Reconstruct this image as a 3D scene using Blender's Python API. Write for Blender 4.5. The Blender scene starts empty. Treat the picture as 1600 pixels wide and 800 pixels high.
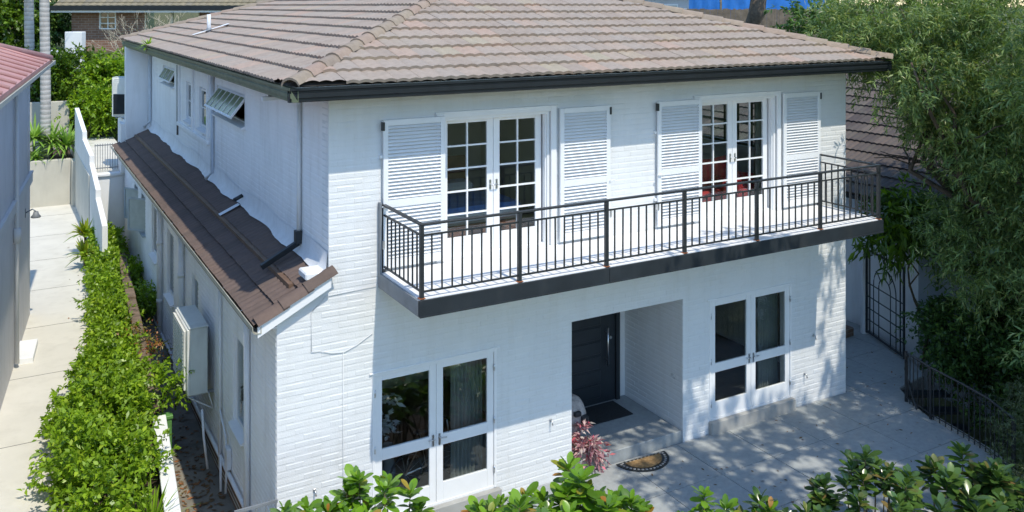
import bpy, bmesh, math, random
import numpy as np
from mathutils import Vector, Matrix, Euler
R = math.radians
rng = random.Random(7)
nrng = np.random.default_rng(7)
scene = bpy.context.scene
col = scene.collection

# ------------------------------------------------------------------ camera
cam_d = bpy.data.cameras.new('camera'); cam = bpy.data.objects.new('camera', cam_d); col.objects.link(cam)
cam.location = (-3.418, -12.841, 8.007)
cam.rotation_euler = (R(90), 0, -0.5145)
cam_d.sensor_width = 36.0; cam_d.lens = 1407.19/1600*36
cam_d.shift_x = 0.0011; cam_d.shift_y = -0.2445
cam_d.clip_end = 2000
scene.camera = cam
# ------------------------------------------------------------------ sky and sun
SUN_TO = Vector((0.13, -1.517, 2.57)).normalized()          # direction towards the sun
elev = math.asin(SUN_TO.z); azim = math.atan2(SUN_TO.x, SUN_TO.y)
world = bpy.data.worlds.new('World'); scene.world = world; world.use_nodes = True
wn = world.node_tree.nodes; wl = world.node_tree.links
bg = wn['Background']; sky = wn.new('ShaderNodeTexSky'); sky.sky_type = 'NISHITA'; sky.sun_disc = False
sky.sun_elevation = elev; sky.sun_rotation = azim; sky.air_density = 1.35; sky.dust_density = 0.2; sky.ozone_density = 6.0
wl.new(sky.outputs[0], bg.inputs[0]); bg.inputs[1].default_value = .15
sun_d = bpy.data.lights.new('sun', 'SUN'); sun_d.energy = 2.45; sun_d.angle = R(0.55); sun_d.color = (1.0, .925, .785)
sun = bpy.data.objects.new('sun', sun_d); col.objects.link(sun); sun.location = (5, -20, 30)
sun.rotation_euler = SUN_TO.to_track_quat('Z', 'Y').to_euler()
vs = scene.view_settings; vs.view_transform = 'Standard'; vs.look = 'None'; vs.gamma = 1; vs.exposure = 0.73
vs.use_curve_mapping = False
scene.cycles.use_denoising = True
scene.cycles.max_bounces = 8; scene.cycles.transparent_max_bounces = 12
scene.cycles.caustics_reflective = False; scene.cycles.caustics_refractive = False
scene.cycles.sample_clamp_indirect = 6

# ------------------------------------------------------------------ materials
MATS = {}
def _nt(name):
    m = bpy.data.materials.new(name); m.use_nodes = True
    nt = m.node_tree; b = nt.nodes['Principled BSDF']
    return m, nt, b
def noise(nt, scale, detail=4, vec=None, rough=.55):
    n = nt.nodes.new('ShaderNodeTexNoise'); n.inputs['Scale'].default_value = scale
    n.inputs['Detail'].default_value = detail; n.inputs['Roughness'].default_value = rough
    if vec: nt.links.new(vec, n.inputs['Vector'])
    return n
def ramp(nt, fac, stops):
    r = nt.nodes.new('ShaderNodeValToRGB'); els = r.color_ramp.elements
    while len(els) < len(stops): els.new(.5)
    for e, (p, c) in zip(els, stops):
        e.position = p; e.color = (c[0], c[1], c[2], 1)
    nt.links.new(fac, r.inputs[0]); return r
def mixc(nt, fac, a, b, mode='MIX'):
    m = nt.nodes.new('ShaderNodeMix'); m.data_type = 'RGBA'; m.blend_type = mode
    for s, v in ((0, fac), (6, a), (7, b)):
        if hasattr(v, 'links'): nt.links.new(v, m.inputs[s])
        elif s == 0: m.inputs[0].default_value = v
        else: m.inputs[s].default_value = (v[0], v[1], v[2], 1)
    return m.outputs[2]
def pos(nt, scale=None):
    g = nt.nodes.new('ShaderNodeNewGeometry')
    if scale:
        mp = nt.nodes.new('ShaderNodeMapping'); mp.inputs['Scale'].default_value = scale
        nt.links.new(g.outputs['Position'], mp.inputs['Vector']); return mp.outputs[0]
    return g.outputs['Position']
def rnd(nt):
    """one random number for each object and each loose piece"""
    g = nt.nodes.new('ShaderNodeNewGeometry'); o = nt.nodes.new('ShaderNodeObjectInfo')
    a = nt.nodes.new('ShaderNodeMath'); a.operation = 'ADD'
    nt.links.new(g.outputs['Random Per Island'], a.inputs[0]); nt.links.new(o.outputs['Random'], a.inputs[1])
    f = nt.nodes.new('ShaderNodeMath'); f.operation = 'FRACT'; nt.links.new(a.outputs[0], f.inputs[0])
    return f.outputs[0]
def bump(nt, b, height, strength, dist=.01):
    bp = nt.nodes.new('ShaderNodeBump'); bp.inputs['Strength'].default_value = strength; bp.inputs['Distance'].default_value = dist
    nt.links.new(height, bp.inputs['Height']); nt.links.new(bp.outputs[0], b.inputs['Normal'])
def mat(name, c, rough=.6, var=.12, scale=3.0, bmp=0.0, bscale=40, metal=0.0, dirt=None, dirtscale=(1.2, 1.2, .35), dirtamt=.35, spec=.4):
    if name in MATS: return MATS[name]
    m, nt, b = _nt(name)
    n = noise(nt, scale, 6, pos(nt))
    lo = [x*(1-var) for x in c]; hi = [min(1, x*(1+var)) for x in c]
    out = ramp(nt, n.outputs[0], [(.3, lo), (.7, hi)]).outputs[0]
    if dirt:
        d = noise(nt, 2.2, 8, pos(nt, dirtscale), .65)
        f = ramp(nt, d.outputs[0], [(.5, (0, 0, 0)), (.75, (dirtamt,)*3)])
        out = mixc(nt, f.outputs[0], out, dirt)
    nt.links.new(out, b.inputs['Base Color'])
    b.inputs['Roughness'].default_value = rough; b.inputs['Metallic'].default_value = metal
    b.inputs['Specular IOR Level'].default_value = spec
    if bmp:
        h = noise(nt, bscale, 5, pos(nt)); bump(nt, b, h.outputs[0], bmp)
    MATS[name] = m; return m
def mat_pieces(name, stops, rough=.8, grain=60, bmp=.3, spots=None, spec=.3):
    m, nt, b = _nt(name)
    c = ramp(nt, rnd(nt), stops).outputs[0]
    n = noise(nt, 9, 8, pos(nt), .7)
    c = mixc(nt, .55, c, ramp(nt, n.outputs[0], [(.25, (.62, .6, .58)), (.75, (1.25, 1.22, 1.18))]).outputs[0], 'MULTIPLY')
    if spots:
        s = noise(nt, 1.1, 8, pos(nt), .75)
        c = mixc(nt, ramp(nt, s.outputs[0], [(.52, (0, 0, 0)), (.7, (.6, .6, .6))]).outputs[0], c, spots)
    nt.links.new(c, b.inputs['Base Color']); b.inputs['Roughness'].default_value = rough
    b.inputs['Specular IOR Level'].default_value = spec
    h = noise(nt, grain, 4, pos(nt)); bump(nt, b, h.outputs[0], bmp, .006)
    MATS[name] = m; return m
def mat_leaf(name, stops, trans=.35, rough=.42, tint=(1.25, 1.3, .55), spec=.45):
    m, nt, b = _nt(name)
    c = ramp(nt, rnd(nt), stops).outputs[0]
    n = noise(nt, 1.3, 3, pos(nt))
    c = mixc(nt, .6, c, ramp(nt, n.outputs[0], [(.3, (.72, .74, .7)), (.7, (1.22, 1.2, 1.1))]).outputs[0], 'MULTIPLY')
    nt.links.new(c, b.inputs['Base Color']); b.inputs['Roughness'].default_value = rough
    b.inputs['Specular IOR Level'].default_value = spec
    t = nt.nodes.new('ShaderNodeBsdfTranslucent')
    nt.links.new(mixc(nt, 1.0, c, tint, 'MULTIPLY'), t.inputs[0])
    ms = nt.nodes.new('ShaderNodeMixShader'); ms.inputs[0].default_value = trans
    nt.links.new(b.outputs[0], ms.inputs[1]); nt.links.new(t.outputs[0], ms.inputs[2])
    nt.links.new(ms.outputs[0], nt.nodes['Material Output'].inputs[0])
    MATS[name] = m; return m
def mat_glass(name, tint=(.93, .955, .95), ior=1.5):
    m, nt, b = _nt(name); nt.nodes.remove(b)
    tr = nt.nodes.new('ShaderNodeBsdfTransparent'); tr.inputs[0].default_value = (*tint, 1)
    gl = nt.nodes.new('ShaderNodeBsdfGlossy'); gl.inputs['Roughness'].default_value = .015; gl.inputs[0].default_value = (.95, .97, 1, 1)
    lw = nt.nodes.new('ShaderNodeLayerWeight'); lw.inputs[0].default_value = .5      # facing = 1 - |cos|, Schlick's curve
    pw = nt.nodes.new('ShaderNodeMath'); pw.operation = 'POWER'; pw.inputs[1].default_value = 5.0; nt.links.new(lw.outputs['Facing'], pw.inputs[0])
    mu = nt.nodes.new('ShaderNodeMath'); mu.operation = 'MULTIPLY_ADD'; mu.inputs[1].default_value = .95; mu.inputs[2].default_value = .05; mu.use_clamp = True
    nt.links.new(pw.outputs[0], mu.inputs[0])
    n = noise(nt, 2.2, 2, pos(nt)); bp = nt.nodes.new('ShaderNodeBump'); bp.inputs['Strength'].default_value = .05; bp.inputs['Distance'].default_value = .02
    nt.links.new(n.outputs[0], bp.inputs['Height']); nt.links.new(bp.outputs[0], gl.inputs['Normal'])
    ms = nt.nodes.new('ShaderNodeMixShader')
    nt.links.new(mu.outputs[0], ms.inputs[0]); nt.links.new(tr.outputs[0], ms.inputs[1]); nt.links.new(gl.outputs[0], ms.inputs[2])
    nt.links.new(ms.outputs[0], nt.nodes['Material Output'].inputs[0]); MATS[name] = m; return m
def mat_brick(name, c1, c2, mortar, sc=1.0):
    m, nt, b = _nt(name)
    tc = nt.nodes.new('ShaderNodeTexCoord'); mp = nt.nodes.new('ShaderNodeMapping'); mp.inputs['Rotation'].default_value = (R(90), 0, 0)
    nt.links.new(tc.outputs['Object'], mp.inputs[0])
    br = nt.nodes.new('ShaderNodeTexBrick'); br.inputs['Scale'].default_value = sc
    br.inputs['Color1'].default_value = (*c1, 1); br.inputs['Color2'].default_value = (*c2, 1); br.inputs['Mortar'].default_value = (*mortar, 1)
    br.inputs['Brick Width'].default_value = .26; br.inputs['Row Height'].default_value = .095; br.inputs['Mortar Size'].default_value = .008
    br.inputs['Bias'].default_value = 0
    nt.links.new(mp.outputs[0], br.inputs['Vector'])
    n = noise(nt, 1.5, 5, pos(nt))
    c = mixc(nt, .5, br.outputs[0], ramp(nt, n.outputs[0], [(.3, (.7, .7, .7)), (.7, (1.3, 1.3, 1.3))]).outputs[0], 'MULTIPLY')
    nt.links.new(c, b.inputs['Base Color']); b.inputs['Roughness'].default_value = .9
    bump(nt, b, br.outputs['Fac'], -.5); MATS[name] = m; return m

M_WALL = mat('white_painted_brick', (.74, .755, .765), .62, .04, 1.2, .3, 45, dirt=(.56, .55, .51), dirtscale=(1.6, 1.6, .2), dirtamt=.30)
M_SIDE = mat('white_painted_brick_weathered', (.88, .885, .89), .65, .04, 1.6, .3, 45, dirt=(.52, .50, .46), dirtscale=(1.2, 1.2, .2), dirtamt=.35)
M_TRIM = mat('white_gloss_trim', (.82, .83, .84), .35, .025, 4, .05, 60)
M_SHUT = mat('white_shutter_paint', (.80, .815, .83), .4, .03, 4)
M_FLASH = mat('white_flashing_membrane', (.78, .79, .80), .55, .06, 5, .5, 20, dirt=(.5, .48, .44), dirtamt=.35)
M_DECK = mat('balcony_white_paint', (.80, .80, .80), .6, .05, 3, .15, 60, dirt=(.5, .5, .5), dirtscale=(1, 1, 1), dirtamt=.25)
M_GUT = mat('dark_gutter_paint', (.012, .016, .020), .42, .2, 6, spec=.35)
M_GUT2 = mat('weathered_gutter_green_reflection', (.10, .125, .078), .45, .3, 4, dirt=(.18, .17, .13), dirtamt=.5)  # olive base colour paints in reflected greenery on the weathered gutter paint
M_GUT3 = mat('cream_lean_to_gutter', (.42, .42, .36), .5, .2, 4, dirt=(.16, .13, .09), dirtamt=.5)
M_IRON = mat('black_iron_rail', (.022, .026, .03), .42, .2, 8, spec=.5)
M_FASC = mat('charcoal_steel_fascia', (.022, .028, .034), .5, .2, 3, dirt=(.06, .06, .06), dirtamt=.4, spec=.3)
M_FASC2 = mat('grey_steel_end', (.20, .22, .24), .5, .2, 3)
M_RUST = mat('rusty_bolt_plate', (.35, .12, .05), .8, .3, 20)
M_TILE = mat_pieces('weathered_roof_tile', [(0, (0.305, 0.252, 0.211)), (.35, (0.335, 0.280, 0.234)), (.6, (0.321, 0.280, 0.243)), (.84, (0.356, 0.289, 0.239)), (.95, (0.385, 0.284, 0.228)), (1, (0.342, 0.306, 0.232))], .9, 70, .3, spots=(0.349, 0.304, 0.241))
M_TILE2 = mat_pieces('lean_to_roof_tile', [(0, (0.128, 0.098, 0.084)), (.5, (0.146, 0.109, 0.095)), (1, (0.158, 0.115, 0.096))], .9, 70, .35)
M_TILE3 = mat_pieces('dark_lichen_roof_tile', [(0, (0.079, 0.065, 0.062)), (.5, (0.114, 0.096, 0.085)), (.8, (0.142, 0.111, 0.096)), (1, (0.122, 0.114, 0.092))], .9, 50, .4, spots=(0.142, 0.138, 0.100))
M_RIDGE = mat_pieces('ridge_tile', [(0, (0.256, 0.210, 0.171)), (.6, (0.301, 0.253, 0.196)), (1, (0.321, 0.240, 0.196))], .9, 60, .35)
M_UNDER = mat('roof_underlay', (.05, .045, .04), .9, .2, 5)
M_GLASS = mat_glass('window_glass')
M_GLASS2 = mat_glass('old_window_glass', (.7, .75, .74))
M_FROST = mat('frosted_glass', (.42, .47, .46), .25, .1, 6, spec=.6)
M_DOOR = mat('charcoal_front_door', (.018, .024, .030), .35, .15, 5, spec=.5)
M_STEEL = mat('brushed_steel', (.62, .63, .64), .28, .1, 20, metal=1.0)
M_ROOM = mat('room_wall_paint', (.62, .60, .57), .8, .06, 2)
M_ROOMF = mat('room_floor_boards', (.16, .10, .065), .5, .2, 4)
M_PAVER = mat_pieces('grey_stone_paver', [(0, (.315, .345, .36)), (.5, (.34, .37, .38)), (1, (.36, .385, .39))], .75, 30, .2, spots=(.39, .395, .38))
M_GROUT = mat('paver_grout', (.18, .175, .165), .9, .2, 10)
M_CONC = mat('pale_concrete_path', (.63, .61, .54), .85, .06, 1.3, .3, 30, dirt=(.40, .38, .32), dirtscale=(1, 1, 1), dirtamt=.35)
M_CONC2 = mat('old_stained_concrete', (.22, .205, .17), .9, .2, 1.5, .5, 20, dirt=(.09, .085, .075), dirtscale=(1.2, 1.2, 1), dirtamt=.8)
M_REND = mat('beige_render', (.50, .48, .41), .85, .08, 1.5, .2, 40, dirt=(.36, .34, .29), dirtamt=.4)
M_NEIGH = mat('mauve_grey_render', (.64, .625, .635), .85, .05, 1.2, .3, 60, dirt=(.33, .32, .32), dirtamt=.3)
M_NEIGH2 = mat('pale_grey_mould', (.60, .60, .60), .7, .05, 2)
M_PINK = mat('faded_red_roof', (.44, .235, .215), .75, .10, 1.6, .2, 30, dirt=(.50, .34, .31), dirtamt=.6)
M_WHITEW = mat('white_rendered_wall', (.80, .81, .81), .7, .04, 2, .2, 30, dirt=(.55, .54, .5), dirtamt=.25)
M_WOOD = mat('weathered_sleeper', (.17, .125, .09), .9, .35, 5, .6, 30)
M_WOODF = mat('grey_paling_fence', (.16, .13, .10), .9, .3, 3, .5, 30)
M_AC = mat('air_conditioner_cream', (.74, .74, .69), .45, .05, 4, dirt=(.4, .39, .34), dirtamt=.3)
M_AC2 = mat('air_conditioner_grey_side', (.56, .60, .58), .5, .06, 3, dirt=(.25, .26, .25), dirtamt=.35)
M_PIPE = mat('white_plastic_pipe', (.70, .72, .74), .4, .05, 5)
M_PIPED = mat('dark_rusty_downpipe', (.09, .085, .08), .55, .5, 9, dirt=(.45, .45, .45), dirtamt=.8)
M_BRICKBASE = mat_brick('brown_plinth_brick', (.15, .09, .06), (.19, .12, .085), (.2, .18, .15))
M_BRICKH = mat_brick('orange_brown_brick', (.20, .105, .07), (.26, .145, .10), (.30, .26, .22), .8)
M_TRUNK = mat('tree_bark', (.11, .085, .065), .95, .35, 6, .8, 18)
M_PALMT = mat('pale_palm_trunk', (.46, .44, .42), .9, .14, 3, .5, 25)
def mat_palm():
    m, nt, b = _nt('ringed_palm_bark'); w = nt.nodes.new('ShaderNodeTexWave'); w.bands_direction = 'Z'; w.inputs['Scale'].default_value = 1.7; w.inputs['Distortion'].default_value = 1.5; w.inputs['Detail'].default_value = 3
    nt.links.new(pos(nt), w.inputs['Vector']); n = noise(nt, 2.5, 8, pos(nt, (1, 1, .4)), .7)
    c = mixc(nt, 1.0, ramp(nt, n.outputs[0], [(.3, (.34, .32, .30)), (.7, (.52, .50, .47))]).outputs[0], ramp(nt, w.outputs['Fac'], [(.0, (.72, .7, .68)), (.25, (1, 1, 1))]).outputs[0], 'MULTIPLY')
    nt.links.new(c, b.inputs['Base Color']); b.inputs['Roughness'].default_value = .9; bump(nt, b, w.outputs['Fac'], .5, .02); return m
M_PALMT = mat_palm()
M_TWIG = mat('pale_bare_twig', (.42, .37, .28), .9, .2, 8)
M_STEM = mat('brown_stem', (.12, .09, .05), .9, .3, 10)
M_SOIL = mat('soil_and_mulch', (.075, .055, .04), 1.0, .4, 6, .8, 25)
M_GRASS = mat('garden_ground_cover', (.07, .085, .03), 1.0, .4, 2, .8, 12)
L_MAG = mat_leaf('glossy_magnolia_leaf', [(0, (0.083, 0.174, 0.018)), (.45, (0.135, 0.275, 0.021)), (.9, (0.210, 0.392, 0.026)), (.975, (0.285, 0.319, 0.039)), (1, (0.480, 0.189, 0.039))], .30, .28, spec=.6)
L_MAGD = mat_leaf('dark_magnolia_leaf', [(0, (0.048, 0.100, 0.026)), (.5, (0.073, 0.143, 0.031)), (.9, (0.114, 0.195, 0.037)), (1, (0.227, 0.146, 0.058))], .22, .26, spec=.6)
L_HEDGE = mat_leaf('bright_hedge_leaf', [(0, (0.133, 0.240, 0.018)), (.5, (0.215, 0.359, 0.022)), (.9, (0.312, 0.479, 0.026)), (1, (0.401, 0.522, 0.044))], .34, .38)
L_HEDGE2 = mat_leaf('mid_hedge_leaf', [(0, (.05, .10, .012)), (.5, (.10, .19, .016)), (1, (.17, .28, .02))], .32, .4)
L_DARK = mat_leaf('dark_green_leaf', [(0, (0.041, 0.092, 0.030)), (.6, (0.079, 0.160, 0.041)), (1, (0.150, 0.263, 0.055))], .28, .42)
L_FINE = mat_leaf('narrow_olive_leaf', [(0, (0.115, 0.187, 0.074)), (.5, (0.183, 0.277, 0.100)), (.85, (0.286, 0.385, 0.124)), (1, (0.422, 0.434, 0.199))], .35, .42)
L_YUC = mat_leaf('yucca_leaf', [(0, (0.182, 0.336, 0.058)), (1, (0.336, 0.504, 0.104))], .25, .35)
L_YEL = mat_leaf('yellow_green_leaf', [(0, (.14, .24, .02)), (.6, (.26, .34, .02)), (1, (.42, .38, .03))], .35, .35)
L_PINK = mat_leaf('pink_variegated_leaf', [(0, (0.230, 0.109, 0.140)), (.4, (0.546, 0.304, 0.351)), (.7, (0.747, 0.696, 0.632)), (.9, (0.862, 0.087, 0.211)), (1, (0.144, 0.217, 0.088))], .3, .45, tint=(1.2, .8, .9))
L_LITTER = mat_leaf('dry_leaf_litter', [(0, (.10, .06, .03)), (.6, (.18, .11, .05)), (1, (.34, .13, .05))], .1, .8)

# ------------------------------------------------------------------ mesh helpers
class MB:
    def __init__(s): s.v = []; s.f = []; s.sm = []
    def add(s, vs, fs, smooth=False):
        o = len(s.v); s.v += [tuple(v) for v in vs]
        for f in fs: s.f.append(tuple(i+o for i in f)); s.sm.append(smooth)
        return s
    def box(s, x0, x1, y0, y1, z0, z1, M=None):
        vs = [Vector((x, y, z)) for z in (z0, z1) for y in (y0, y1) for x in (x0, x1)]
        if M: vs = [M @ v for v in vs]
        return s.add(vs, [(0, 2, 3, 1), (4, 5, 7, 6), (0, 1, 5, 4), (2, 6, 7, 3), (0, 4, 6, 2), (1, 3, 7, 5)])
    def bbox(s, x0, x1, y0, y1, z0, z1, b=.01, M=None):
        """box with chamfered edges"""
        bm = bmesh.new(); bmesh.ops.create_cube(bm, size=1)
        for v in bm.verts: v.co = Vector((x0+(x1-x0)*(v.co.x+.5), y0+(y1-y0)*(v.co.y+.5), z0+(z1-z0)*(v.co.z+.5)))
        bmesh.ops.bevel(bm, geom=bm.edges[:], offset=b, segments=1, affect='EDGES')
        vs = [M @ v.co if M else v.co.copy() for v in bm.verts]; bm.verts.index_update()
        s.add(vs, [tuple(v.index for v in f.verts) for f in bm.faces]); bm.free(); return s
    def tube(s, pts, r, n=8, cap=True):
        pts = [Vector(p) for p in pts]; rs = r if isinstance(r, (list, tuple)) else [r]*len(pts)
        o = len(s.v); up = Vector((0, 0, 1))
        for i, p in enumerate(pts):
            t = (pts[min(i+1, len(pts)-1)] - pts[max(i-1, 0)]).normalized()
            a = t.cross(up if abs(t.z) < .95 else Vector((1, 0, 0))).normalized(); b = t.cross(a)
            for k in range(n):
                th = 2*math.pi*k/n; q = p + (a*math.cos(th)+b*math.sin(th))*rs[i]; s.v.append(tuple(q))
        for i in range(len(pts)-1):
            for k in range(n):
                a0 = o+i*n+k; a1 = o+i*n+(k+1) % n; s.f.append((a0, a1, a1+n, a0+n)); s.sm.append(True)
        if cap:
            s.f.append(tuple(o+k for k in range(n))[::-1]); s.sm.append(False)
            s.f.append(tuple(o+(len(pts)-1)*n+k for k in range(n))); s.sm.append(False)
        return s
    def sweep(s, prof, p0, p1, out, up=(0, 0, 1)):
        """closed profile of (out, up) points, straight from p0 to p1"""
        p0 = Vector(p0); p1 = Vector(p1); out = Vector(out); up = Vector(up); n = len(prof)
        vs = [p + out*a + up*b for p in (p0, p1) for a, b in prof]
        return s.add(vs, [(k, (k+1) % n, n+(k+1) % n, n+k) for k in range(n)] + [tuple(range(n))[::-1], tuple(range(n, 2*n))])
    def lathe(s, prof, c=(0, 0, 0), n=20):
        o = len(s.v); c = Vector(c)
        for r, z in prof:
            for k in range(n):
                th = 2*math.pi*k/n; s.v.append((c.x+r*math.cos(th), c.y+r*math.sin(th), c.z+z))
        for i in range(len(prof)-1):
            for k in range(n):
                a0 = o+i*n+k; a1 = o+i*n+(k+1) % n; s.f.append((a0, a1, a1+n, a0+n)); s.sm.append(True)
        return s
    def mesh(s, name):
        me = bpy.data.meshes.new(name); me.from_pydata(s.v, [], s.f)
        me.polygons.foreach_set('use_smooth', s.sm); me.update(); return me
def link(name, me, m, parent=None, loc=None, rot=None, scale=None):
    o = bpy.data.objects.new(name, me)
    if m is not None and len(me.materials) == 0: me.materials.append(m)
    col.objects.link(o)
    if parent is not None: o.parent = parent
    if loc is not None: o.location = loc
    if rot is not None: o.rotation_euler = rot
    if scale is not None: o.scale = scale
    return o
def build(mb, name, m, parent=None, **k): return link(name, mb.mesh(name), m, parent, **k)
def tag(o, label, cat, group=None):
    o['label'] = label; o['category'] = cat
    if group: o['group'] = group
    return o
def thing(name, label, cat, loc=(0, 0, 0), rz=0, group=None):
    o = bpy.data.objects.new(name, None); col.objects.link(o); o.location = loc; o.rotation_euler = (0, 0, rz)
    o.empty_display_size = .2
    return tag(o, label, cat, group)
def struct(o): o['kind'] = 'structure'; return o
def stuff(o): o['kind'] = 'stuff'; return o
def box(name, m, parent, *a, b=0, **k):
    mb = MB(); (mb.bbox(*a, b=b) if b else mb.box(*a)); return build(mb, name, m, parent, **k)
def big_mesh(name, V, F4):
    me = bpy.data.meshes.new(name); V = np.asarray(V, dtype=np.float32); F = np.asarray(F4, dtype=np.int32)
    n, k = F.shape
    me.vertices.add(len(V)); me.vertices.foreach_set('co', V.ravel())
    me.loops.add(n*k); me.loops.foreach_set('vertex_index', F.ravel())
    me.polygons.add(n); me.polygons.foreach_set('loop_start', np.arange(0, n*k, k, dtype=np.int32))
    me.polygons.foreach_set('loop_total', np.full(n, k, dtype=np.int32)); me.update(); me.validate(); return me

# walls with openings: a runs along the wall, d goes into the wall
def wall(mp, a0, a1, z0, z1, ops, t):
    As = sorted({a0, a1} | {q for o in ops for q in o[:2] if a0 < q < a1}); Zs = sorted({z0, z1} | {q for o in ops for q in o[2:4] if z0 < q < z1})
    def solid(i, j):
        if i < 0 or j < 0 or i >= len(As)-1 or j >= len(Zs)-1: return False
        a = (As[i]+As[i+1])/2; z = (Zs[j]+Zs[j+1])/2
        return not any(o[0] < a < o[1] and o[2] < z < o[3] for o in ops)
    mb = MB()
    for i in range(len(As)-1):
        for j in range(len(Zs)-1):
            if not solid(i, j): continue
            A, B, z, w = As[i], As[i+1], Zs[j], Zs[j+1]
            mb.add([mp(A, 0, z), mp(B, 0, z), mp(B, 0, w), mp(A, 0, w)], [(0, 1, 2, 3)])
            mb.add([mp(A, t, z), mp(B, t, z), mp(B, t, w), mp(A, t, w)], [(3, 2, 1, 0)])
            if not solid(i-1, j): mb.add([mp(A, 0, z), mp(A, t, z), mp(A, t, w), mp(A, 0, w)], [(3, 2, 1, 0)])
            if not solid(i+1, j): mb.add([mp(B, 0, z), mp(B, t, z), mp(B, t, w), mp(B, 0, w)], [(0, 1, 2, 3)])
            if not solid(i, j-1): mb.add([mp(A, 0, z), mp(B, 0, z), mp(B, t, z), mp(A, t, z)], [(0, 3, 2, 1)])
            if not solid(i, j+1): mb.add([mp(A, 0, w), mp(B, 0, w), mp(B, t, w), mp(A, t, w)], [(0, 1, 2, 3)])
    return mb
def brick_skin(mp, a0, a1, z0, z1, ops, bl=.262, bh=.0955, joint=.006, proud=.0023):
    """one chamfered face for each painted brick, joints recessed"""
    mb = MB(); r = random.Random(3); row = 0; z = z0
    while z < z1-.02:
        w = min(z+bh-joint, z1-.004)
        segs = [(a0, a1)]
        for o in ops:
            if o[2] < w and o[3] > z:
                ns = []
                for s0, s1 in segs:
                    if o[1] <= s0 or o[0] >= s1: ns.append((s0, s1)); continue
                    if o[0] > s0: ns.append((s0, o[0]))
                    if o[1] < s1: ns.append((o[1], s1))
                segs = ns
        for s0, s1 in segs:
            st = a0 + (bl/2 if row % 2 else 0) - bl
            while st < s1:
                A = max(st, s0+.002); B = min(st+bl-.0005, s1-.002); st += bl
                if B-A < .03: continue
                c = .016; e = min(.003, (B-A)*.3); p = -proud - r.uniform(-.0012, .0012); t1 = r.uniform(-.0012, .0012); t2 = r.uniform(-.002, .002); dz = r.uniform(-.002, .002)
                zz, ww = z+dz, w+dz
                vs = [mp(A, .002, zz), mp(B, .002, zz), mp(B, .002, ww), mp(A, .002, ww),
                      mp(A+e, p+t1, zz+c), mp(B-e, p-t1, zz+c), mp(B-e, p-t1+t2, ww-c), mp(A+e, p+t1+t2, ww-c)]
                mb.add(vs, [(4, 5, 6, 7), (0, 1, 5, 4), (1, 2, 6, 5), (2, 3, 7, 6), (3, 0, 4, 7)])
        z += bh; row += 1
    return mb
def fm(y): return lambda a, d, z: (a, y+d, z)            # front wall, facing -y
def lm(x): return lambda a, d, z: (x+d, a, z)            # left wall, facing -x (faces flipped below)
#PART2
# ================================================================== THE HOUSE
house = thing('house', 'two storey white painted brick house with brown tiled hip roof and long balcony', 'house')
XR, XU, YB = 11.816, .763, 18.3
OPL = [(1.44, 3.57, .2, 2.45), (5.03, 7.47, -.3, 2.62), (8.10, 10.25, .233, 2.487)]
OPU = [(2.60, 4.60, 3.985, 6.24), (7.83, 9.83, 3.985, 6.24)]
def hp(mb, name, m, parent=None): return build(mb, name, m, parent or house)
fw = wall(fm(0), 0, XR, -1.0, 3.62, OPL, .3)
for v in wall(fm(0), XU, XR, 3.62, 6.72, OPU, .3),: fw.add(v.v, v.f)
fw.add([(0, 0, 3.62), (XU, 0, 3.62), (XU, 0, 4.02), (0, 0, 3.64), (0, .3, 3.62), (XU, .3, 3.62), (XU, .3, 4.02), (0, .3, 3.64)], [(0, 1, 2, 3), (7, 6, 5, 4), (3, 2, 6, 7)])
hp(fw, 'front_wall', M_WALL)
sk = brick_skin(fm(0), 0.0, XR, -.3, 3.62, OPL)
s2 = brick_skin(fm(0), XU, XR, 3.62, 6.6, [(2.5, 4.72, 3.9, 6.33), (7.73, 9.95, 3.9, 6.33)]); sk.add(s2.v, s2.f)
stuff(hp(sk, 'painted_bricks', M_WALL))
# left walls
LOW_OPS = [(1.95, 2.75, .98, 2.5), (5.9, 6.6, 1.1, 2.5), (8.85, 9.75, 1.2, 2.75), (11.3, 12.3, 1.55, 2.85), (13.5, 14.3, 1.75, 2.75), (15.0, 15.8, 1.75, 2.75)]
UP_OPS = [(5.25, 7.95, 5.62, 6.25), (9.1, 9.95, 5.05, 6.05), (10.85, 11.75, 5.05, 6.05), (13.6, 15.6, 5.75, 6.25)]
lw = wall(lm(0), .3, YB, -.9, 3.6, LOW_OPS, .25); hp(lw, 'left_wall', M_SIDE)
sk = brick_skin(lm(0), .02, YB, .05, 3.55, LOW_OPS, proud=.007); stuff(hp(sk, 'painted_bricks', M_SIDE))
hp(brick_skin(lm(0), .02, YB, -.85, -.04, [], proud=.004), 'plinth_bricks', M_BRICKBASE)['kind'] = 'stuff'
uw = wall(lm(XU), .3, YB, 3.6, 6.7, UP_OPS, .25); hp(uw, 'left_wall', M_SIDE)
sk = brick_skin(lm(XU), .02, YB, 4.0, 6.6, UP_OPS, proud=.002); stuff(hp(sk, 'painted_bricks', M_SIDE))
# right wall with a window, rear wall, floor slabs
RW = [(1.6, 4.4, 4.75, 6.3)]
hp(wall(lambda a, d, z: (XR-d, a, z), .3, YB, -1, 6.7, RW, .25), 'right_wall', M_SIDE)
sk = brick_skin(lambda a, d, z: (XR-d, a, z), .02, YB, -.3, 6.6, RW, proud=.006); stuff(hp(sk, 'painted_bricks', M_SIDE))
hp(MB().box(0, XR, YB-.25, YB, -1, 6.7), 'rear_wall', M_SIDE)
hp(MB().box(.26, XR-.26, .31, YB-.26, 3.3, 3.9).box(.26, XR-.26, 2.2, YB-.26, -.5, .12).box(.26, 4.9, .31, 2.2, -.5, .12).box(7.6, XR-.26, .31, 2.2, -.5, .12), 'floor_slab', M_ROOMF)
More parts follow.
